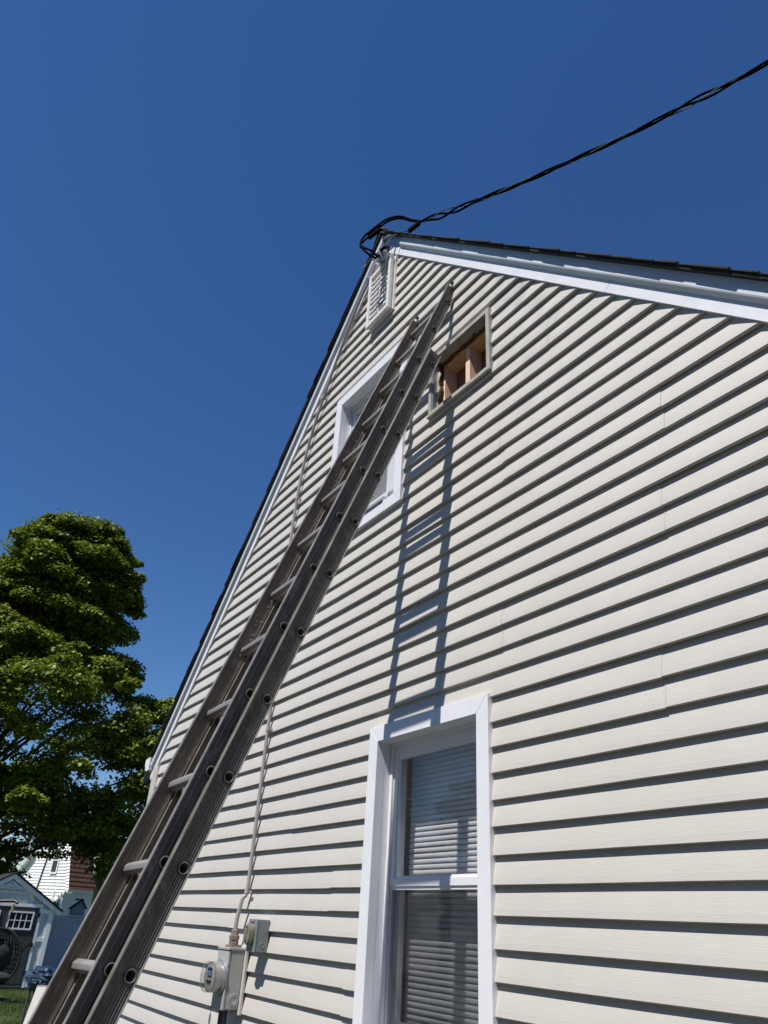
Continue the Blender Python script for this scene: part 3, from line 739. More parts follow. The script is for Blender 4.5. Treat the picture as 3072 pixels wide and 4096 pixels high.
# hub and coupling on top
MB().box(-4.592, -4.500, -.092, -.030, bz1 + .0135, bz1 + .020).build('hub_plate', 'rust', met, bevel=.002)
for x in (-4.584, -4.508):
    MB().lathe((x, -.084, bz1 + .020), (0, 0, 1), [(.005, 0), (.005, .005), (.0005, .006)], n=8).build('bolt', 'rust', met)
MB().lathe((-4.546, -.062, bz1 + .020), (0, 0, 1), [(.029, .0), (.029, .024), (.024, .026), (.024, .029), (.031, .030), (.031, .050), (.026, .052), (.0235, .062), (.0215, .076), (.0175, .082)], n=8).build('hub_coupling', 'rust', met)
# mounting block behind, and the conduit leaving below
MB().box(-4.672, -4.452, -.0175, -.0015, 1.300, 1.628).build('mounting_block', 'siding', met, bevel=.003)
MB().tube([(-4.565, -.062, bz0 + .004), (-4.565, -.062, .3), (-4.565, -.062, -.2)], .024, 16).build('lower_conduit', mat('dark_conduit', (.055, .055, .06), rough=.5, var=.2, vscale=7), met, smooth=True)
MB().tube([(-4.61, by - .002, bz0 + .01), (-4.612, by - .004, bz0 - .012), (-4.61, by - .004, bz0 - .03)], .0016, 6).build('seal_wire', 'bare', met)
MB().box(-4.622, -4.600, by - .006, by - .003, bz0 - .085, bz0 - .03).build('seal_tag', 'inlet', met)

# service cable up the wall
rp = smooth_path([(-4.546, -.062, 1.70), (-4.546, -.060, 1.76), (-4.542, -.045, 1.86), (-4.540, -.022, 1.915), (-4.543, -.019, 2.2), (-4.546, -.019, 2.6), (-4.546, -.019, 3.0), (-4.555, -.019, 3.5),
                  (-4.572, -.02, 4.1), (-4.55, -.02, 4.6), (-4.49, -.02, 4.95), (-4.39, -.02, 5.22), (-4.255, -.02, 5.47), (-4.115, -.022, 5.70), (-3.93, -.024, 5.955), (-3.80, -.028, 6.10), (-3.66, -.03, 6.215), (-3.56, -.045, 6.26)], 8)
sc = thing('service_cable', 'pinkish grey service cable strapped up the siding from the meter', 'cable')
MB().tube(rp, .0116, 14).build('cable_jacket', 'conduit', sc, smooth=True)
for tz in (1.905, 2.83, 4.62, 5.42):
    p = min(rp, key=lambda q: abs(q.z - tz)); i = rp.index(p); d = (rp[i + 1] - rp[i - 1]).normalized()
    s = MB(); s.lathe(p - d * .009, d, [(.0120, 0), (.0141, .001), (.0141, .017), (.0120, .018)], n=16, ref=(0, 1, 0))
    sd = d.cross(Vector((0, 1, 0))).normalized(); sd = sd if sd.x > 0 else -sd
    s.obox(p + sd * .026 + Vector((0, .012, 0)), sd * .013, Vector((0, .002, 0)), d * .009)
    st = s.build('strap', 'conduit', sc, smooth=True)
    MB().lathe(p + sd * .028 + Vector((0, .010, 0)), (0, -1, 0), [(.005, 0), (.005, .003), (.0005, .004)], n=10).build('strap_screw', 'galv', st)

# generator inlet
inl = thing('power_inlet_box', 'grey green power inlet box with a flip lid, right of the meter', 'inlet box')
ex0, ex1, ez0, ez1, ey = -4.334, -4.226, 1.606, 1.761, -.077
MB().box(ex0, ex1, ey + .008, -.0015, ez0, ez1).build('box_body', 'inlet', inl, bevel=.003)
MB().box(ex0 - .001, ex1 + .001, ey - .003, ey + .007, ez0 - .001, ez1 + .001).build('box_cover', 'inlet', inl, bevel=.003)
MB().lathe((ex1 - .0002, -.036, ez0 + .034), (1, 0, 0), [(.0005, .0004), (.0095, .0004), (.0105, .002), (.0125, .002), (.0135, .0002)], n=24).build('knockout', 'inlet', inl, smooth=True)
mcx, mcz = (ex0 + ex1) / 2, 1.688
pl = []
for k in range(36):
    a = 2 * math.pi * k / 36; pl.append((mcx +   .045 * math.cos(a) * (1 - .05 * math.cos(4 * a)), mcz + .054 * math.sin(a) * (1 - .04 * math.cos(4 * a))))
lid = MB(); lid.prism_y(pl, ey - .026, ey - .0035); lid2 = [(mcx + (p[0] - mcx) * .86, mcz + (p[1] - mcz) * .88) for p in pl]
lid.prism_y(lid2, ey - .034, ey - .0261)
ld = lid.build('flip_lid', 'inletlid', inl, bevel=.002)
MB().box(mcx - .016, mcx + .016, ey - .020, ey - .004, mcz + .050, mcz + .064).build('lid_hinge', 'inletlid', ld, bevel=.002)
MB().obox((mcx, ey - .0350, mcz), (.011, 0, .026), (0, .0022, 0), (.0022, 0, -.001)).build('lid_rib', 'inletlid', ld)
MB().obox((mcx, ey - .0350, mcz), (-.011, 0, .026), (0, .0018, 0), (.0022, 0, .001)).build('lid_rib', 'inletlid', ld)
for dz in (-.030, -.034, -.038, .030, .034):
    MB().box(mcx - .009, mcx + .009, ey - .0352, ey - .0341, mcz + dz, mcz + dz + .0015).build('lid_mark', 'dark', ld)

# black security light at the left corner
cmr = thing('wall_light', 'small black rounded light fixed under the gutter at the house corner', 'light')
MB().box(-7.035, -6.985, -.055, .035, 2.775, 2.865).build('housing', 'plastic_black', cmr, bevel=.012)
MB().tube([(-6.985, 0, 2.80), (-6.93, .02, 2.80)], .012, 10).build('bracket', 'plastic_black', cmr)
MB().tube([(-7.0, -.01, 2.777), (-6.97, .0, 2.72), (-6.94, .01, 2.70), (-6.925, .012, 2.74)], .006, 8).build('lead_wire', 'plastic_black', cmr)

# ---------------------------------------------------------------- air conditioner in the upper window
ac = thing('air_conditioner', 'white window air conditioner with slotted grille in the upper window', 'air conditioner')
a0, a1, b0, b1, ya = k0 + .018, k1 - .020, l0 + .002, 4.352, .032
MB().box(a0, a1, ya + .006, .55, b0, b1).build('casing_shell', 'acwhite', ac, bevel=.004)
# face panel built of bars so that the slots are real gaps over a dark recess
MB().box(a0 + .004, a1 - .004, ya + .0045, ya + .0058, 4.055, b1 - .004).build('slot_shade_sheet', 'dark', ac)  # thin near-black sheet; the slots' shade is put into its colour
panels = MB()
cols = [(a0, -3.345, 4.115, 4.345), (-3.325, a1, 4.050, 4.098)]
panels.box(-3.345, -3.325, ya, ya + .004, 4.055, b1)
panels.box(-3.325, a1, ya, ya + .004, 4.098, b1)
panels.box(a0, -3.345, ya, ya + .004, 4.045, 4.115)
panels.build('face_panel', 'acwhite', ac)
for (ca, cb, za, zb) in cols:
    z = za
    while z < zb:
        MB().obox(((ca + cb) / 2, ya + .001, z + .0055), ((cb - ca) / 2, 0, 0), (0, .0030, .0008), (0, -.0008, .0026)).build('grille_bar', 'acwhite', ac); z += .0162
MB().prism_x([(ya - .004, 4.0535), (ya - .020, 4.0535), (ya - .030, 4.050), (ya - .050, l0 + .034), (ya - .058, l0 + .020), (ya - .058, l0 + .003), (.05, l0 + .003), (.05, 4.0535)], a0 + .006, -3.30).build('base_pan', 'acpan', ac, bevel=.003)
MB().lathe((-3.306, ya - .005, 4.075), (0, -1, 0), [(.011, 0), (.011, .0025), (.006, .003), (.006, .005), (.0005, .006)], n=14).build('screw', 'galv', ac)

# ---------------------------------------------------------------- service drop at the peak
brk = thing('cable_bracket', 'galvanised anchor plate and insulator holding the overhead cable at the roof peak', 'bracket')
dL = Vector((-math.cos(aL), 0, -math.sin(aL))); nL = Vector((-math.sin(aL), 0, math.cos(aL)))
pc = Vector((-3.640, -.038, 6.270))
MB().obox(pc, dL * .085, Vector((0, .0025, 0)), nL * .024).build('plate', 'galv', brk, bevel=.002)
MB().lathe(pc + dL * .07 + Vector((0, -.003, 0)), (0, -1, 0), [(.010, 0), (.010, .006), (.006, .007), (.006, .014), (.0005, .015)], n=10).build('bolt', 'galv', brk)
MB().prism_x([(-.115, 6.245), (-.04, 6.262), (-.04, 6.16), (-.095, 6.155)], -3.470, -3.415).build('insulator_block', 'galv', brk, bevel=.004)
MB().tube([(-3.44, -.05, 6.17), (-3.44, -.09, 6.14), (-3.42, -.10, 6.12)], .006, 8).build('clevis', 'galv', brk)
MB().tube(smooth_path([(-3.50, -.05, 6.26), (-3.47, -.06, 6.40), (-3.44, -.06, 6.43), (-3.36, -.05, 6.395), (-3.335, -.035, 6.383)], 5), .008, 8).build('strap_loop', 'galv', brk, smooth=True)
MB().tube([(-3.48, -.085, 6.262), (-3.40, -.10, 6.245)], .007, 8).build('pin', 'galv', brk)

J = Vector((-3.147, .08, 6.428)); E_ = Vector((-1.019, 1.2, 6.588)); DR = (E_ - J)
drop = thing('overhead_cable', 'black twisted overhead power cable running from the roof peak across the sky', 'cable')
def dropc(s):                                     # centre line of the span with a slight sag
    p = J + DR * s; p.z += -.085 * 4 * s * (1 - s) * (1 if s < 1 else .35); return p
LEN = DR.length; dirn = DR.normalized(); sa = dirn.cross(Vector((0, 0, 1))).normalized(); sb = sa.cross(dirn)
for ph, mt, off, rad in ((0, 'cable', .0098, .0080), (2.2, 'cable', .0098, .0080), (4.3, 'bare', .0090, .0042)):
    pts = []
    for i in range(0, 330):
        s = -0.0 + i * .010; ang = 2 * math.pi * s * LEN / .62 + ph + .9 * math.sin(s * 5.1)
        k = min(1, s / .06 + .25); gap = 1 + .9 * max(0, math.sin(s * 8.3 + 1.0)) ** 6 + .8 * math.exp(-((s - .09) / .05) ** 2)
        pts.append(dropc(s) + (sa * math.cos(ang) + sb * math.sin(ang)) * off * k * gap)
    if mt == 'bare': start = pts[0]
    else:
        o = .011 if ph == 0 else -.012
        head = smooth_path([(-3.43, -.10, 6.20), (-3.385 + o, -.155, 6.11), (-3.36 + o, -.215, 6.085 + o), (-3.395, -.262, 6.135 + o), (-3.425, -.275, 6.20 + 1.3 * o), (-3.405, -.25, 6.27 + 2.2 * o), (-3.355, -.20, 6.345 + 2.2 * o),
                            (-3.330, -.12, 6.475 + 1.3 * o), (-3.277, -.04, 6.519 + o), (-3.215, .03, 6.475 + .6 * o), tuple(pts[0])], 7)
        pts = head[:-1] + pts
    MB().tube(pts, rad, 8).build('strand', mt, drop, smooth=True)
for o, p0, p1 in ((1, (-3.395, -.235, 6.305), (-3.345, -.165, 6.405)), (-1, (-3.385, -.228, 6.262), (-3.345, -.17, 6.345))):
    MB().tube([p0, p1], .0165, 10).build('splice_sleeve', 'cable', drop, smooth=True)
MB().obox((-3.193, .045, 6.387), Vector((.045, .032, .040)) * .8, Vector((-.010, .012, 0)), Vector((-.004, -.003, .012))).build('wedge_clamp', 'cable', drop, bevel=.003)
MB().tube(smooth_path([(-3.150, .078, 6.424), (-3.172, .06, 6.406)], 2), .006, 6).build('clamp_tail', 'cable', drop)
MB().tube(smooth_path([(-3.222, .022, 6.362), (-3.264, -.05, 6.316), (-3.305, -.08, 6.276), (-3.335, -.10, 6.211), (-3.42, -.10, 6.245), (-3.465, -.15, 6.16), (-3.475, -.20, 6.05), (-3.465, -.205, 6.03), (-3.44, -.17, 6.10), (-3.43, -.10, 6.19)], 6), .0042, 6).build('messenger_wire', 'bare', drop, smooth=True)
MB().tube([(-3.345, -.10, 6.215), (-3.43, -.10, 6.25)], .0125, 10).build('splice_sleeve', 'cable', drop, smooth=True)

# ================================================================== background
def at(az, el, x):
    a = math.radians(az); d = -x / math.sin(a)
    return Vector((x, CAM.y + d * math.cos(a), CAM.z + d * math.tan(math.radians(el))))

# ---- shed, its front facing +x
shed = thing('garden_shed', 'light grey garden shed with charcoal double doors and a dark roof', 'shed')
SX = -22.5; yc = 1.63; yh = 1.16; ze = 1.775; za = 2.46; SD = 2.4
slope = (za - ze) / yh
MB().prism_x([(yc - yh, .06), (yc + yh, .06), (yc + yh, ze), (yc, za), (yc - yh, ze)], SX - SD, SX - .03).build('shed_wall', 'shedwall', shed)
y = yc - yh; bw = .165
while y < yc + yh - .02:                                      # vertical boards of the front
    a, b = y + .004, min(y + bw - .004, yc + yh)
    top = lambda q: za - abs(q - yc) * slope - .02
    poly = [(a, .07), (b, .07), (b, top(b))] + ([(yc, top(yc))] if a < yc < b else []) + [(a, top(a))]
    MB().prism_x(poly, SX - .03, SX).build('board', 'shedwall', shed); y += bw
rfs = MB()
for sgn in (-1, 1):
    e = Vector((0, sgn, -slope)).normalized(); p = Vector((0, yc, za + .02)); q = p + e * (yh * 1.12 / abs(e.y))
    n_ = Vector((0, -e.z * sgn, e.y * sgn)) * .035
    vs = [Vector((x, 0, 0)) + r for x in (SX - SD - .1, SX + .10) for r in (p, q, q + n_, p + n_)]
    rfs.add(vs, [(0, 1, 2, 3), (4, 5, 6, 7), (0, 1, 5, 4), (1, 2, 6, 5), (2, 3, 7, 6), (3, 0, 4, 7)])
    rk = MB()
    vs = [Vector((x, 0, 0)) + r for x in (SX + .05, SX + .08) for r in (p, q, q - Vector((0, 0, .11)), p - Vector((0, 0, .12)))]
    rk.add(vs, [(0, 1, 2, 3), (4, 5, 6, 7), (0, 1, 5, 4), (1, 2, 6, 5), (2, 3, 7, 6), (3, 0, 4, 7)]); rk.build('rake_trim', 'shedtrim', shed)
rs = rfs.build('roof', 'blackroof', shed)
for sgn in (1,):
    e = Vector((0, sgn, -slope)).normalized(); n_ = Vector((0, -e.z * sgn, e.y * sgn))
    for i in range(11):
        p = Vector((0, yc, za + .055)) + e * (.02 + i * .142)
        MB().obox(p + Vector((SX - .6, 0, 0)) + e * .071 + n_ * .006, Vector((.71, 0, 0)), e * .072, n_ * (.006 + .003 * (i % 2))).build('shingle', 'blackroof', rs)
def sb(name, mt, y0, y1, z0, z1, x0=0., x1=.025, par=None): return MB().box(SX + x0, SX + x1, y0, y1, z0, z1).build(name, mt, par or shed)
for sgn in (-1, 1):
    ed = yc + sgn * yh; sb('corner_trim', 'shedtrim', min(ed, ed - sgn * .11), max(ed, ed - sgn * .11), .06, ze - .02)
    di = yc + sgn * .80; sb('door_trim', 'shedtrim', min(di, di + sgn * .07), max(di, di + sgn * .07), .06, 1.76)
    a, b = sorted((yc + sgn * .87, yc + sgn * (yh - .11)))
    for zr in (1.03, 1.64): sb('rail_trim', 'shedtrim', a, b, zr, zr + .09, 0, .02)
    sb('rail_trim', 'shedtrim', a, b, .07, .16, 0, .02)
    # door leaf
    d0, d1 = sorted((yc + sgn * .01, yc + sgn * .795))
    dr = sb('door', 'sheddoor', d0, d1, .10, 1.75, .0, .03)
    for q in range(5): sb('door_board', 'sheddoor', d0 + .04 + q * .145, d0 + .04 + q * .145 + .138, .14, 1.2, .03, .036, dr)
    w0, w1 = sorted((yc + sgn * .10, yc + sgn * .69))
    fm = MB()
    for (a, b, c, d) in ((w0, w1, 1.265, 1.30), (w0, w1, 1.63, 1.665), (w0, w0 + .035, 1.30, 1.63), (w1 - .035, w1, 1.30, 1.63)): fm.box(SX + .03, SX + .055, a, b, c, d)
    for q in range(1, 4): yy = w0 + .035 + (w1 - w0 - .07) * q / 4; fm.box(SX + .031, SX + .048, yy - .009, yy + .009, 1.30, 1.63)
    fm.box(SX + .032, SX + .047, w0 + .035, w1 - .035, 1.456, 1.474)
    fm.build('window_frame', 'shedtrim', dr)
    MB().box(SX + .0305, SX + .033, w0 + .03, w1 - .03, 1.295, 1.635).build('pane', 'glassdark', dr)
    for zz_ in (.3, .9, 1.55): sb('hinge', 'plastic_black', (yc + sgn * .80) - .035, (yc + sgn * .80) + .035, zz_, zz_ + .1, .03, .04, dr)
    MB().obox((SX + .038, yc + sgn * .40, .62), (.003, 0, 0), (0, .33, .40), (0, -.02, .016)).build('brace', 'sheddoor', dr)
sb('head_trim', 'shedtrim', yc - .86, yc + .86, 1.765, 1.84, 0, .045)
arc = MB()
for i in range(14):
    a, b = (math.pi * (.04 + .92 * k / 14) for k in (i, i + 1))
    arc.prism_x([(yc + r * math.cos(t), 1.86 + r * .62 * math.sin(t)) for r, t in ((.62, a), (.62, b), (.53, b), (.53, a))], SX, SX + .03)
arc.build('arch_trim', 'shedtrim', shed)
vt = MB()
T = [(yc - .30, 2.14), (yc + .30, 2.14), (yc, 2.14 + .30 * slope)]; cc = (yc, 2.14 + .11 * slope)
I = [(cc[0] + (p[0] - cc[0]) * .68, cc[1] + (p[1] - cc[1]) * .60) for p in T]
for i in range(3): vt.prism_x([T[i], T[(i + 1) % 3], I[(i + 1) % 3], I[i]], SX, SX + .05)
vn = vt.build('gable_vent', 'shedtrim', shed)
MB().prism_x(I, SX + .001, SX + .004).build('vent_shade_sheet', 'dark', vn)  # near-black sheet painted as the shade inside the vent
for i in range(3): MB().box(SX + .005, SX + .02, yc - .17 + .05 * i, yc + .17 - .05 * i, 2.165 + i * .035, 2.175 + i * .035).build('vent_slat', 'shedtrim', vn)
sb('strip_trim', 'shedtrim', yc - .40, yc + .40, 2.05, 2.085, 0, .02)
MB().box(SX - SD, SX + .02, yc - yh, yc + yh, -.05, .055).build('skid', 'beam', shed)
ln = thing('hook_lantern', 'small clear lantern hanging below the right eave of the shed', 'lantern')
hk = Vector((SX + .12, yc + yh - .02, 1.70))
MB().tube([hk + Vector((-.09, 0, .06)), hk + Vector((0, 0, .06)), hk + Vector((0, 0, .03))], .006, 6).build('hook', 'plastic_black', ln)
MB().lathe(hk, (0, 0, -1), [(.004, -.03), (.03, 0), (.035, .05), (.028, .09), (.003, .10)], n=14).build('bulb', 'meterglass', ln, smooth=True)

# ---- fence
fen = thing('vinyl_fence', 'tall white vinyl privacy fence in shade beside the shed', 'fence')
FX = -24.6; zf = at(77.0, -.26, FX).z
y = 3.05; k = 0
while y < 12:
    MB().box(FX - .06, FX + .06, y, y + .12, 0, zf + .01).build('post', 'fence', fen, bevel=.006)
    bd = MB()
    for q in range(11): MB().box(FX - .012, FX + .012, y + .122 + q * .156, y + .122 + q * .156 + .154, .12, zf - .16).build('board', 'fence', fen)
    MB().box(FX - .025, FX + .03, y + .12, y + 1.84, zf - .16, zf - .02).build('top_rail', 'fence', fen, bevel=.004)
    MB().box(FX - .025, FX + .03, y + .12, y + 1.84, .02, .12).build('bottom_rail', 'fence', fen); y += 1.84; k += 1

# ---- birdhouse on the fence
bh = thing('birdhouse', 'small slate blue birdhouse with a black roof on top of the fence', 'birdhouse')
q0, q1 = at(76.90, 0, FX).y, at(76.10, 0, FX).y; bc = (q0 + q1) / 2; zb0 = zf + .012
MB().prism_x([(q0, zb0), (q1, zb0), (q1, zb0 + .17), (bc + .04, zb0 + .36), (q0, zb0 + .15)], FX - .10, FX + .10).build('body', 'bird', bh)
rr = MB()
for (pa, pb) in (((q0 - .04, zb0 + .13), (bc + .03, zb0 + .335)), ((q1 + .03, zb0 + .15), (bc + .05, zb0 + .36))):
    A = Vector((0,) + pa); B = Vector((0,) + pb); d = B - A; nv = Vector((0, -d.z, d.y)).normalized() * .02
    if nv.z < 0: nv = -nv
    rr.add([Vector((x, 0, 0)) + p for x in (FX - .15, FX + .15) for p in (A, B, B + nv, A + nv)], [(0, 1, 2, 3), (4, 5, 6, 7), (0, 1, 5, 4), (1, 2, 6, 5), (2, 3, 7, 6), (3, 0, 4, 7)])
rr.build('roof', 'blackroof', bh)
MB().box(FX - .12, FX + .13, bc - .10, bc + .10, zb0 + .36, zb0 + .40).build('ridge_cap', 'blackroof', bh)
MB().box(FX - .13, FX + .13, q0 - .03, q1 + .03, zb0 - .012, zb0).build('floor', 'blackroof', bh)

yp = thing('timber_post', 'yellowish timber post standing behind the fence', 'post')
p = at(75.55, 1.2, -27)
MB().box(-27.05, -26.95, p.y - .09, p.y + .09, 0, p.z).build('post_shaft', 'yellowwood', yp)
MB().box(-27.07, -26.93, p.y - .11, p.y + .11, p.z, p.z + .03).build('post_cap', 'yellowwood', yp)

# ---- neighbour's house: gambrel wing, lit gable towards the sun, brown roof side in shade
nh = thing('neighbour_house', 'white clapboard house with steep brown roof beyond the fence', 'house')
N0 = Vector((-35.15, 5.74, 0)); gd = Vector((-.94, -.34, 0)).normalized(); gn = Vector((.34, -.94, 0)).normalized(); rd = Vector((-.34, .94, 0)).normalized()
def nwall(name, base, d, nrm, outline, z0, course=.118, mt='white_wall'):
    """clapboard wall: sawtooth courses clipped between two edges given as functions of z -> s"""
    sl_, sr_, ztop = outline; mb = MB(); z = z0
    while z < ztop:
        zt = min(z + course, ztop)
        P_ = [base + d * sl_(z) + nrm * .022 + Vector((0, 0, z)), base + d * sr_(z) + nrm * .022 + Vector((0, 0, z)), base + d * sr_(zt) + Vector((0, 0, zt)), base + d * sl_(zt) + Vector((0, 0, zt))]
        P2 = [P_[0] - nrm * .024, P_[1] - nrm * .024]
        mb.add(P_ + P2, [(0, 1, 2, 3), (0, 1, 5, 4)]); z = zt
    return mb.build(name, mt, nh)
ez = 2.46; st = 2.9                                           # eave height, steep slope
GWD = 2.42
nwall('gable_wall', N0, gd, gn, (lambda z: max(0, (z - ez) / st), lambda z: GWD - max(0, (z - .6) / 5.2), 4.6), 0.)
MB().obox(N0 + gn * .03 + Vector((0, 0, 1.2)), gd * .05, gn * .03, Vector((0, 0, 1.2))).build('corner_board', 'white_wall', nh)
nwall('side_wall', N0, rd * 1, Vector((.94, .34, 0)), (lambda z: 0, lambda z: 7, ez), 0.)
# brown roof slope above the side wall, with courses
rfn = MB(); up_ = (gd * (1 / st) + Vector((0, 0, 1)));
for i in range(13):
    a = N0 + Vector((0, 0, ez)) + Vector((.94, .34, 0)) * .12 + up_ * (i * .17); b = a + up_ * .18
    o = Vector((.94, .34, .2)) * .018
    c = [a + o - rd * -.06, a + o + rd * 7, b + rd * 7, b - rd * -.06]
    rfn.add(c, [(0, 1, 2, 3)]); rfn.add([a + o, a + o + rd * 7, a + rd * 7, a], [(0, 1, 2, 3)])
rfo = rfn.build('roof', 'redroof', nh)
MB().obox(N0 + Vector((0, 0, ez - .03)) + Vector((.94, .34, 0)) * .12 + rd * 3.5, rd * 3.5, Vector((.05, .02, 0)), Vector((0, 0, .04))).build('eave_gutter', 'white_wall', nh)
# rake edge line on the gable's left, dark
A = N0 + gd * (GWD - .0) + gn * .04 + Vector((0, 0, .6)); B = N0 + gd * (GWD - (4.4 - .6) / 5.2) + gn * .04 + Vector((0, 0, 4.4))
MB().tube([A, B], .035, 6).build('downpipe', 'steelpole', nh)
def nwin(base, s0, s1, z0, z1, off=.03, fr_=.07):
    mb = MB(); c = base + gd * ((s0 + s1) / 2) + gn * off
    for (a, b, q, r) in ((s0 - fr_, s1 + fr_, z1, z1 + fr_), (s0 - fr_, s1 + fr_, z0 - fr_, z0), (s0 - fr_, s0, z0, z1), (s1, s1 + fr_, z0, z1)):
        mb.obox(base + gd * ((a + b) / 2) + gn * off + Vector((0, 0, (q + r) / 2)), gd * ((b - a) / 2), gn * .025, Vector((0, 0, (r - q) / 2)))
    f = mb.build('window', 'white_wall', nh)
    MB().obox(c + Vector((0, 0, (z0 + z1) / 2)), gd * ((s1 - s0) / 2), gn * .012, Vector((0, 0, (z1 - z0) / 2))).build('pane', 'glassdark', f)
    MB().obox(c + gn * .004 + Vector((0, 0, (z0 + z1) / 2)), gd * ((s1 - s0) / 2), gn * .014, Vector((0, 0, .02))).build('sash_bar', 'white_wall', f)
nwin(N0, .95, 1.30, 3.10, 4.0)
nwin(N0, .34, .58, 1.50, 2.05, fr_=.06)
MB().obox(N0 + gd * .72 + gn * .04 + Vector((0, 0, 2.25)), gd * .05, gn * .02, Vector((0, 0, .16))).build('wall_box', 'white_wall', nh)
# left wing further back
N1 = N0 + gd * 1.2 - gn * 1.2 + Vector((0, 0, 0))
nwall('wing_wall', N1, gd, gn, (lambda z: .2, lambda z: 4.6 - max(0, (z - 3.1) * .9), 4.9), 0.)
nwin(N1, 1.75, 2.35, 2.55, 3.15, fr_=.03)
MB().obox(N1 + gd * 4.35 + gn * .1 + Vector((0, 0, 3.35)), gd * .7 + Vector((0, 0, -.62)), gn * .14, Vector((.02, 0, .05))).build('wing_rake', 'white_wall', nh)
MB().obox(N1 + gd * 5.0 - gn * .9 + Vector((0, 0, 1.3)), gd * .5, gn * .8, Vector((0, 0, 1.3))).build('wing_return', 'white_wall', nh)
# dormer on the brown roof
D0 = N0 + rd * 1.75 + gd * .45 + Vector((.35, .12, 0))
MB().obox(D0 + Vector((0, 0, 3.45)), rd * .55, Vector((.2, .07, 0)), Vector((0, 0, .45))).build('dormer_wall', 'white_wall', nh)
MB().obox(D0 + Vector((.22, .08, 3.2)), rd * .65, Vector((.12, .04, 0)), Vector((0, 0, .16))).build('dormer_box', 'steelpole', nh, bevel=.03)
wl_ = thing('wall_lantern', 'black wall lantern on the corner of the white house', 'lantern')
p = N0 + gd * .28 + gn * .15 + Vector((0, 0, 1.95))
MB().tube([p - gn * .12, p, p + Vector((0, 0, -.02))], .02, 6).build('arm', 'plastic_black', wl_)
MB().lathe(p, (0, 0, -1), [(.01, -.06), (.09, 0), (.09, .03), (.06, .22), (.07, .24), (.02, .28)], n=8).build('lantern_cage', 'plastic_black', wl_)

# ---- hanging egg chair in front of the shed
eg = thing('egg_chair', 'black wicker hanging egg chair on a bronze stand before the shed', 'chair')
ec = at(80.55, -2.85, -19.6); ex, eyy, ezz = ec
cage = MB(); RYc, RZc, RXc = .50, .52, .40
def epos(th, ph):                                        # th from the top, ph round; open to +x
    return Vector((ex + RXc * math.sin(th) * math.cos(ph), eyy + RYc * math.sin(th) * math.sin(ph), ezz + RZc * math.cos(th) * (1.12 if th < math.pi / 2 else .95)))
for i in range(1, 18):
    th = math.pi * i / 18; pts = [epos(th, math.radians(62 + 236 * k / 26)) for k in range(27)]
    cage.tube(pts, .010, 5)
for k in range(24):
    ph = math.radians(62 + 236 * k / 23); cage.tube([epos(math.pi * (.03 + .94 * i / 22), ph) for i in range(23)], .010, 5)
for ph in (62, 298):
    cage.tube([epos(math.pi * (.02 + .96 * i / 24), math.radians(ph)) for i in range(25)], .022, 8)
cage.build('wicker_shell', 'wicker', eg)
cu = MB(); ico = []
for i in range(9):
    th = math.pi * i / 8
    for k in range(16):
        ph = 2 * math.pi * k / 16
        ico.append((ex + .03 + .30 * math.sin(th) * math.cos(ph), eyy + .40 * math.sin(th) * math.sin(ph), ezz - .30 + .11 * math.cos(th)))
cu.add(ico, [(i * 16 + k, i * 16 + (k + 1) % 16, (i + 1) * 16 + (k + 1) % 16, (i + 1) * 16 + k) for i in range(8) for k in range(16)])
cu.build('seat_cushion', 'cushion', eg, smooth=True)
bk = MB(); bk.add([(v[0] - .22, eyy + (v[1] - eyy) * .9, ezz + .05 + (v[2] - ezz + .30) * 3.2) for v in ico], cu.f); bk.build('back_cushion', 'cushion', eg, smooth=True)
tp = at(80.10, .22, -19.45)
MB().tube(smooth_path([(ex - .55, eyy - 1.05, .05), (ex - .55, eyy - 1.02, .8), (ex - .42, eyy - .85, 1.45), (ex - .2, eyy - .45, 1.78), (ex + .05, eyy + .02, 1.86), (tp.x, tp.y, tp.z)], 8), .032, 10).build('stand_arm', 'bronze', eg, smooth=True)
MB().tube([(ex + .5 * math.cos(t * math.pi / 10) - .1, eyy - .25 + .75 * math.sin(t * math.pi / 10), .04) for t in range(21)], .03, 8).build('stand_base', 'bronze', eg)
cht = Vector((tp.x - .02, tp.y - .07, tp.z - .03)); chb = Vector((ex, eyy, ezz + RZc * 1.10))
MB().tube([cht, cht - Vector((0, 0, .12))], .03, 8).build('spring', 'yellowwood', eg)
nl = 14
for i in range(nl):
    c = cht - Vector((0, 0, .12)) + (chb - cht + Vector((0, 0, .12))) * ((i + .5) / nl); s = ((chb - cht).length / nl) * .62
    ax = Vector((1, 0, 0)) if i % 2 else Vector((0, 1, 0))
    MB().tube([c + ax * .014 * math.cos(t * math.pi / 6) + Vector((0, 0, s * math.sin(t * math.pi / 6))) for t in range(13)], .005, 5).build('chain_link', 'bronze', eg)

# ---- blue tarp on a stand, nearer the house corner
DS = 9.0
def dp(az, el, d=DS):
    a = math.radians(az); return Vector((-d * math.sin(a), CAM.y + d * math.cos(a), CAM.z + d * math.tan(math.radians(el))))
stn = thing('folding_stand', 'grey steel folding stand under the blue tarp', 'stand')
for azz in (78.15, 76.6):
    p = dp(azz, -3.7)
    MB().tube([(p.x, p.y, p.z), (p.x + .02, p.y - .03, .0)], .013, 10).build('leg', 'steelpole', stn, smooth=True)
    MB().tube([(p.x + .02, p.y + .02, p.z), (p.x + .55, p.y + .12, .0)], .013, 10).build('leg', 'steelpole', stn, smooth=True)
a, b = dp(78.2, -3.75), dp(76.5, -3.75)
MB().tube([a, b], .016, 10).build('crossbar', 'steelpole', stn, smooth=True)
tpn = bmesh.new(); bmesh.ops.create_icosphere(tpn, subdivisions=5, radius=1.0)
cen = dp(77.55, -3.62); from mathutils import noise as mn
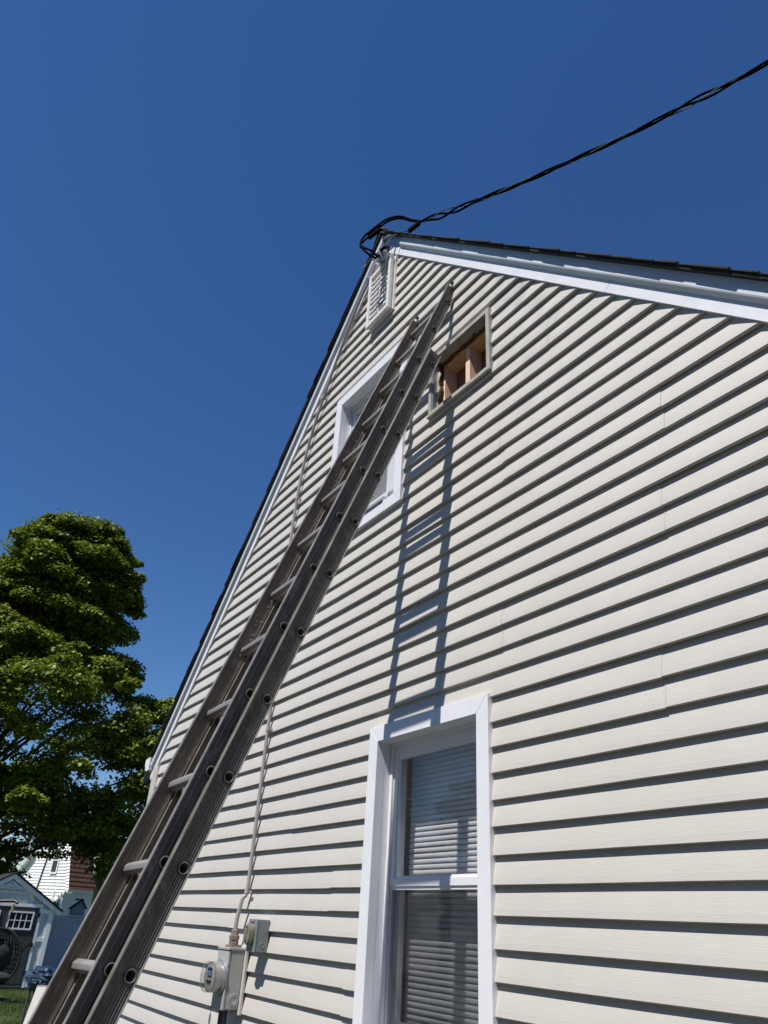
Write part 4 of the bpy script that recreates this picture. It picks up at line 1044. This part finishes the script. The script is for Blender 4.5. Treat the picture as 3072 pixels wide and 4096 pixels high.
for v in tpn.verts:
    p = v.co.copy(); k = .98 + .40 * mn.noise(p * 1.3) + .22 * mn.noise(Vector((p.x * 2, p.y * 2 + p.z * 3, p.z * 2))) - .10 * abs(mn.noise(Vector((p.x * 5, p.y * 3 + p.z * 4, p.z * 5))))
    lobe = 1.25 if p.z < -.3 and p.y < .2 else 1
    v.co = Vector((p.x * .16 * k, p.y * .155 * k, p.z * .085 * k * lobe)) + cen
me = bpy.data.meshes.new('blue_tarp'); tpn.to_mesh(me); tpn.free(); me.materials.append(M['tarp'])
to = bpy.data.objects.new('blue_tarp', me); COL.objects.link(to); tag(to, 'crumpled shiny blue plastic tarp bundled on a grey stand', 'tarp')
fl_ = MB()                                             # hanging flap
for i in range(10):
    t0, t1 = i / 10, (i + 1) / 10
    for j in range(5):
        def fp(t, s): return dp(78.0 - .75 * t, -3.85 - (.14 + .42 * math.sin(math.pi * (t * .9 + .1))) * s, DS - .12 - .04 * math.sin(9 * t + 3 * s))
        fl_.add([fp(t0, j / 5), fp(t1, j / 5), fp(t1, (j + 1) / 5), fp(t0, (j + 1) / 5)], [(0, 1, 2, 3)])
flo = fl_.build('flap', 'tarp', to, smooth=True); flo.matrix_parent_inverse = to.matrix_world.inverted()
# white board leaning beside it
wb = thing('white_board', 'weathered white board leaning beside the ladder under the tarp', 'board')
a, b, c, d = dp(77.82, -4.15, 8.6), dp(77.2, -4.15, 8.6), dp(77.4, -7.4, 8.3), dp(78.32, -7.4, 8.3)
nb = (b - a).cross(d - a).normalized() * .012
MB().add([a, b, c, d] + [p + nb for p in (a, b, c, d)], [(0, 1, 2, 3), (4, 5, 6, 7), (0, 1, 5, 4), (1, 2, 6, 5), (2, 3, 7, 6), (3, 0, 4, 7)]).build('board_panel', 'whiteboard', wb)
MB().obox((a + b) / 2 + nb * 2, (b - a) * .5, Vector((0, 0, .02)), nb).build('board_cleat', 'whiteboard', wb)

# ================================================================== maple trees
def leaf_cloud(centres, radii, per, size, seed):
    """drooping leaf clusters: shells of folded leaves round each cluster centre, flattened like hanging boughs"""
    rg = np.random.default_rng(seed); C = np.repeat(centres, per, axis=0); R = np.repeat(radii, per); n = len(C)
    d = rg.normal(size=(n, 3)); d /= np.linalg.norm(d, axis=1)[:, None]
    d[:, 2] = np.where(d[:, 2] < -.15, -d[:, 2] * .7, d[:, 2])
    rr = R * (rg.random(n) ** .45)
    P = C + d * rr[:, None] * np.array([1, 1, .55]); P[:, 2] -= .28 * (np.hypot(d[:, 0], d[:, 1]) ** 2) * R
    s = size * rg.uniform(.6, 1.35, n)
    yaw = np.arctan2(d[:, 1], d[:, 0]) + rg.normal(0, .9, n); dip = -rg.uniform(.05, 1.15, n)
    f = np.stack([np.cos(yaw) * np.cos(dip), np.sin(yaw) * np.cos(dip), np.sin(dip)], 1)
    side = np.stack([-np.sin(yaw), np.cos(yaw), rg.normal(0, .35, n)], 1); side /= np.linalg.norm(side, axis=1)[:, None]
    nr = np.cross(f, side)
    a = P; b = P + f * (s * .5)[:, None] + side * (s * .55)[:, None] + nr * (s * .10)[:, None]
    c = P + f * (s * 1.1)[:, None]; e = P + f * (s * .5)[:, None] - side * (s * .55)[:, None] + nr * (s * .10)[:, None]
    V = np.stack([a, b, c, e], 1).reshape(-1, 3)
    i = np.arange(n) * 4
    F = np.concatenate([np.stack([i, i + 1, i + 2], 1), np.stack([i, i + 2, i + 3], 1)])
    tone = np.repeat(np.clip(rg.normal(.45, .25, n) + .12 * (d[:, 2]), 0, 1), 4)
    return V, F, tone
def mesh_np(name, V, F, tone, mt, parent=None):
    me = bpy.data.meshes.new(name); me.vertices.add(len(V)); me.vertices.foreach_set('co', V.astype(np.float32).ravel())
    me.loops.add(F.size); me.loops.foreach_set('vertex_index', F.astype(np.int32).ravel())
    me.polygons.add(len(F)); me.polygons.foreach_set('loop_start', (np.arange(len(F)) * F.shape[1]).astype(np.int32))
    me.update(calc_edges=True)
    at_ = me.attributes.new('tone', 'FLOAT', 'POINT'); at_.data.foreach_set('value', tone.astype(np.float32))
    me.materials.append(M[mt]); o = bpy.data.objects.new(name, me); COL.objects.link(o)
    if parent is not None: o.parent = parent
    return o
def maple(name, label, base, H_, prof, seed, nclus, per, size, lean=(0, 0), extra=(), deep=1.):
    rg = np.random.default_rng(seed); t = thing(name, label, 'tree'); t.location = base
    zs = np.array([p[0] for p in prof]); rs_ = np.array([p[1] for p in prof])
    tr = MB(); trunk = smooth_path([(0, 0, -.2), (.1, .05, 1.5), (.0, .15, 3.5), (.15, .1, 6.0), (.1 + lean[0] * .6, .2 + lean[1] * .6, H_ * .72)], 5)
    tr.tube(trunk, [.42 * (1 - .85 * i / (len(trunk) - 1)) + .02 for i in range(len(trunk))], 12); tr.build('trunk', 'bark', t, smooth=True)
    lobes = [(rg.uniform(0, 6.28), rg.uniform(.5, H_), rg.uniform(.12, .3)) for _ in range(16)]
    cs = []; rad = []
    def env(z, a):
        R = np.interp(z, zs, rs_)
        for (la, lz, lm) in lobes: R *= 1 + lm * math.exp(-((z - lz) / .8) ** 2) * max(-.8, math.cos(1.6 * (a - la)))
        return R
    def put(x, y, z, c):
        k = (z - zs[0]) / (zs[-1] - zs[0]); cs.append((x * deep + lean[0] * k, y + lean[1] * k, z)); rad.append(c)
    nb = nclus // 11                                       # boughs: drooping fans of clusters, gaps between them
    for b_ in range(nb):
        z = zs[0] + (zs[-1] - zs[0]) * ((b_ + rg.random()) / nb) ** 1.12; a = b_ * 2.39996 + rg.normal(0, .35); R = env(z, a) * rg.uniform(.74, 1.10); sp = min(.95, .35 + .13 * R)
        for c_ in range(8):
            u = rg.normal(0, .42) * sp * 1.2; t_ = rg.normal(0, .62) * sp; rr = R - abs(rg.normal(0, .55)) * sp + .25 * sp
            x, y = rr * math.cos(a) - t_ * math.sin(a), rr * math.sin(a) + t_ * math.cos(a)
            put(x, y, z + .25 * sp - .30 * abs(t_) - .22 * max(0, rr - R + .6) + rg.normal(0, .10), rg.uniform(.34, .62))
    for b_ in range(nb * 2 // 3):                             # twig ends that break the outline
        z = rg.uniform(zs[0] + .3, zs[-1]); a = rg.uniform(0, 6.283); r = env(z, a) * rg.uniform(1.0, 1.2)
        for q in range(2): put((r - .35 * q) * math.cos(a), (r - .35 * q) * math.sin(a), z - .05 * q + rg.normal(0, .08), rg.uniform(.22, .38))
    for b_ in range(nclus - 8 * nb):
        z = rg.uniform(zs[0] + .15, zs[-1]); a = rg.uniform(0, 6.283); r = env(z, a) * rg.random() ** .6 * .72
        put(r * math.cos(a), r * math.sin(a), z, rg.uniform(.55, .95))
    for p in extra: cs.append((p[0] - base[0], p[1] - base[1], p[2])); rad.append(p[3])
    cs = np.array(cs); rad = np.array(rad)
    br = MB(); idx = [q for q in rg.permutation(len(cs) - len(extra)) if cs[q][2] > zs[0] + 1.4][:85]
    for j in idx:
        p = Vector(cs[j]); i = int(np.clip((p.z - 1.8) / (H_ * .72) * (len(trunk) - 1), 3, len(trunk) - 2)); o = trunk[i]
        mid = (o + p) * .5 + Vector((0, 0, .25)); br.tube(smooth_path([o, mid, p], 4), [.055 * (1 - k_ / 9) + .012 for k_ in range(9)], 6, cap=False)
    br.build('limbs', 'bark', t, smooth=True)
    V, F, tone = leaf_cloud(cs, rad, per, size, seed + 1)
    cr = mesh_np('crown', V, F, tone, 'leaf', t); cr['kind'] = 'stuff'
    return t
prof = [(3.6, 5.4), (4.6, 6.6), (6.0, 7.2), (7.0, 6.9), (7.8, 5.4), (8.6, 3.7), (9.6, 2.7), (10.8, 2.3), (12.0, 2.05), (13.0, 1.8), (13.6, 1.4), (14.0, .6)]
EX = [(random.uniform(-29, -25.6), random.uniform(-1.6, 4.2), random.uniform(3.75, 5.2), random.uniform(.5, .9)) for _ in range(52)]
EX += [(random.uniform(-28.5, -25.6), random.uniform(4.2, 8.0), random.uniform(3.2, 7.6), random.uniform(.55, 1.0)) for _ in range(95)]
EX += [(-25.7, 4.55, 3.0, .5), (-25.6, 4.75, 2.75, .42), (-25.8, 5.3, 3.0, .6), (-25.8, 5.9, 3.0, .6)]
prof = [(z * 1.06, r * 1.05) for z, r in prof]
maple('maple_tree', 'large dense green maple tree rising behind the shed', (-28.0, .35, 0), 15.4, prof, 5, 1250, 225, .108, (.2, 1.35), EX, .70)
# shrubs behind the shed
hs_ = thing('shrub', 'dark leafy shrubs growing behind the left of the shed', 'shrub')
rg_ = np.random.default_rng(31); sc_ = []; sr_ = []
for q in range(70): sc_.append((rg_.uniform(-31, -27.5), rg_.uniform(-1.5, 2.72), rg_.uniform(.4, 3.9))); sr_.append(rg_.uniform(.45, .8))
V, F, tone = leaf_cloud(np.array(sc_), np.array(sr_), 150, .12, 33); fo_ = mesh_np('foliage', V, F, tone, 'leaf', hs_); fo_['kind'] = 'stuff'
sm_ = MB()
for q in range(9): sm_.tube([(-29 + .3 * math.sin(q * 2), -2 + q * .5, -.1), (-29 + .5 * math.sin(q * 3), -2 + q * .5 + .2 * math.cos(q), 2.4)], [.05, .015], 6)
sm_.build('stems', 'bark', hs_)
prof2 = [(2.0, 2.4), (3.5, 3.8), (5.5, 4.2), (7.5, 3.4), (9.0, 1.8), (9.8, .5)]
maple('maple_tree', 'distant green tree seen only as a reflection in the lower window glass', (-36, -28, 0), 9.8, prof2, 9, 190, 110, .22)

# unseen belt of trees added behind the camera to cut the wall's sky fill
rgb_ = np.random.default_rng(21); cs_ = []; rd_ = []
for q in range(470):
    t_b = rgb_.random(); x = -9 + 29 * min(1, t_b / .72) + rgb_.normal(0, .6); yb_ = -12.2 - rgb_.uniform(0, 3.0) + max(0, t_b - .72) / .28 * 11; top = 9.6 + 1.3 * math.sin((x + yb_) * .7) + .8 * math.sin(x * 1.9)
    cs_.append((x, yb_, rgb_.uniform(.4, top))); rd_.append(rgb_.uniform(.9, 1.5))
V, F, tone = leaf_cloud(np.array(cs_), np.array(rd_), 70, .42, 22)
tl_ = mesh_np('added_tree_belt', V, F, tone, 'leaf'); tl_['kind'] = 'stuff'; tl_['label'] = 'unseen belt of leafy trees added behind the viewer to block sky light'; tl_['category'] = 'trees'

# ================================================================== grass near the shed
n = 42000; gx_ = RNG.uniform(-23.4, -13.5, n); gy_ = RNG.uniform(-1.2, 4.2, n)
h = RNG.uniform(.03, .085, n) * (1 + .5 * np.sin(gx_ * 2.1) * np.cos(gy_ * 2.7)); ya_ = RNG.uniform(0, 6.28, n)
wd = .006; b0_ = np.stack([gx_ - wd * np.cos(ya_), gy_ - wd * np.sin(ya_), np.full(n, -.02)], 1); b1_ = np.stack([gx_ + wd * np.cos(ya_), gy_ + wd * np.sin(ya_), np.full(n, -.02)], 1)
tp_ = np.stack([gx_ + RNG.normal(0, .02, n), gy_ + RNG.normal(0, .02, n), h], 1)
V = np.stack([b0_, b1_, tp_], 1).reshape(-1, 3); F = np.arange(n * 3).reshape(-1, 3)
gr = mesh_np('grass', V, F, np.repeat(RNG.random(n), 3), 'grass'); gr['kind'] = 'stuff'; gr['label'] = 'short sunlit lawn grass in front of the shed'; gr['category'] = 'grass'
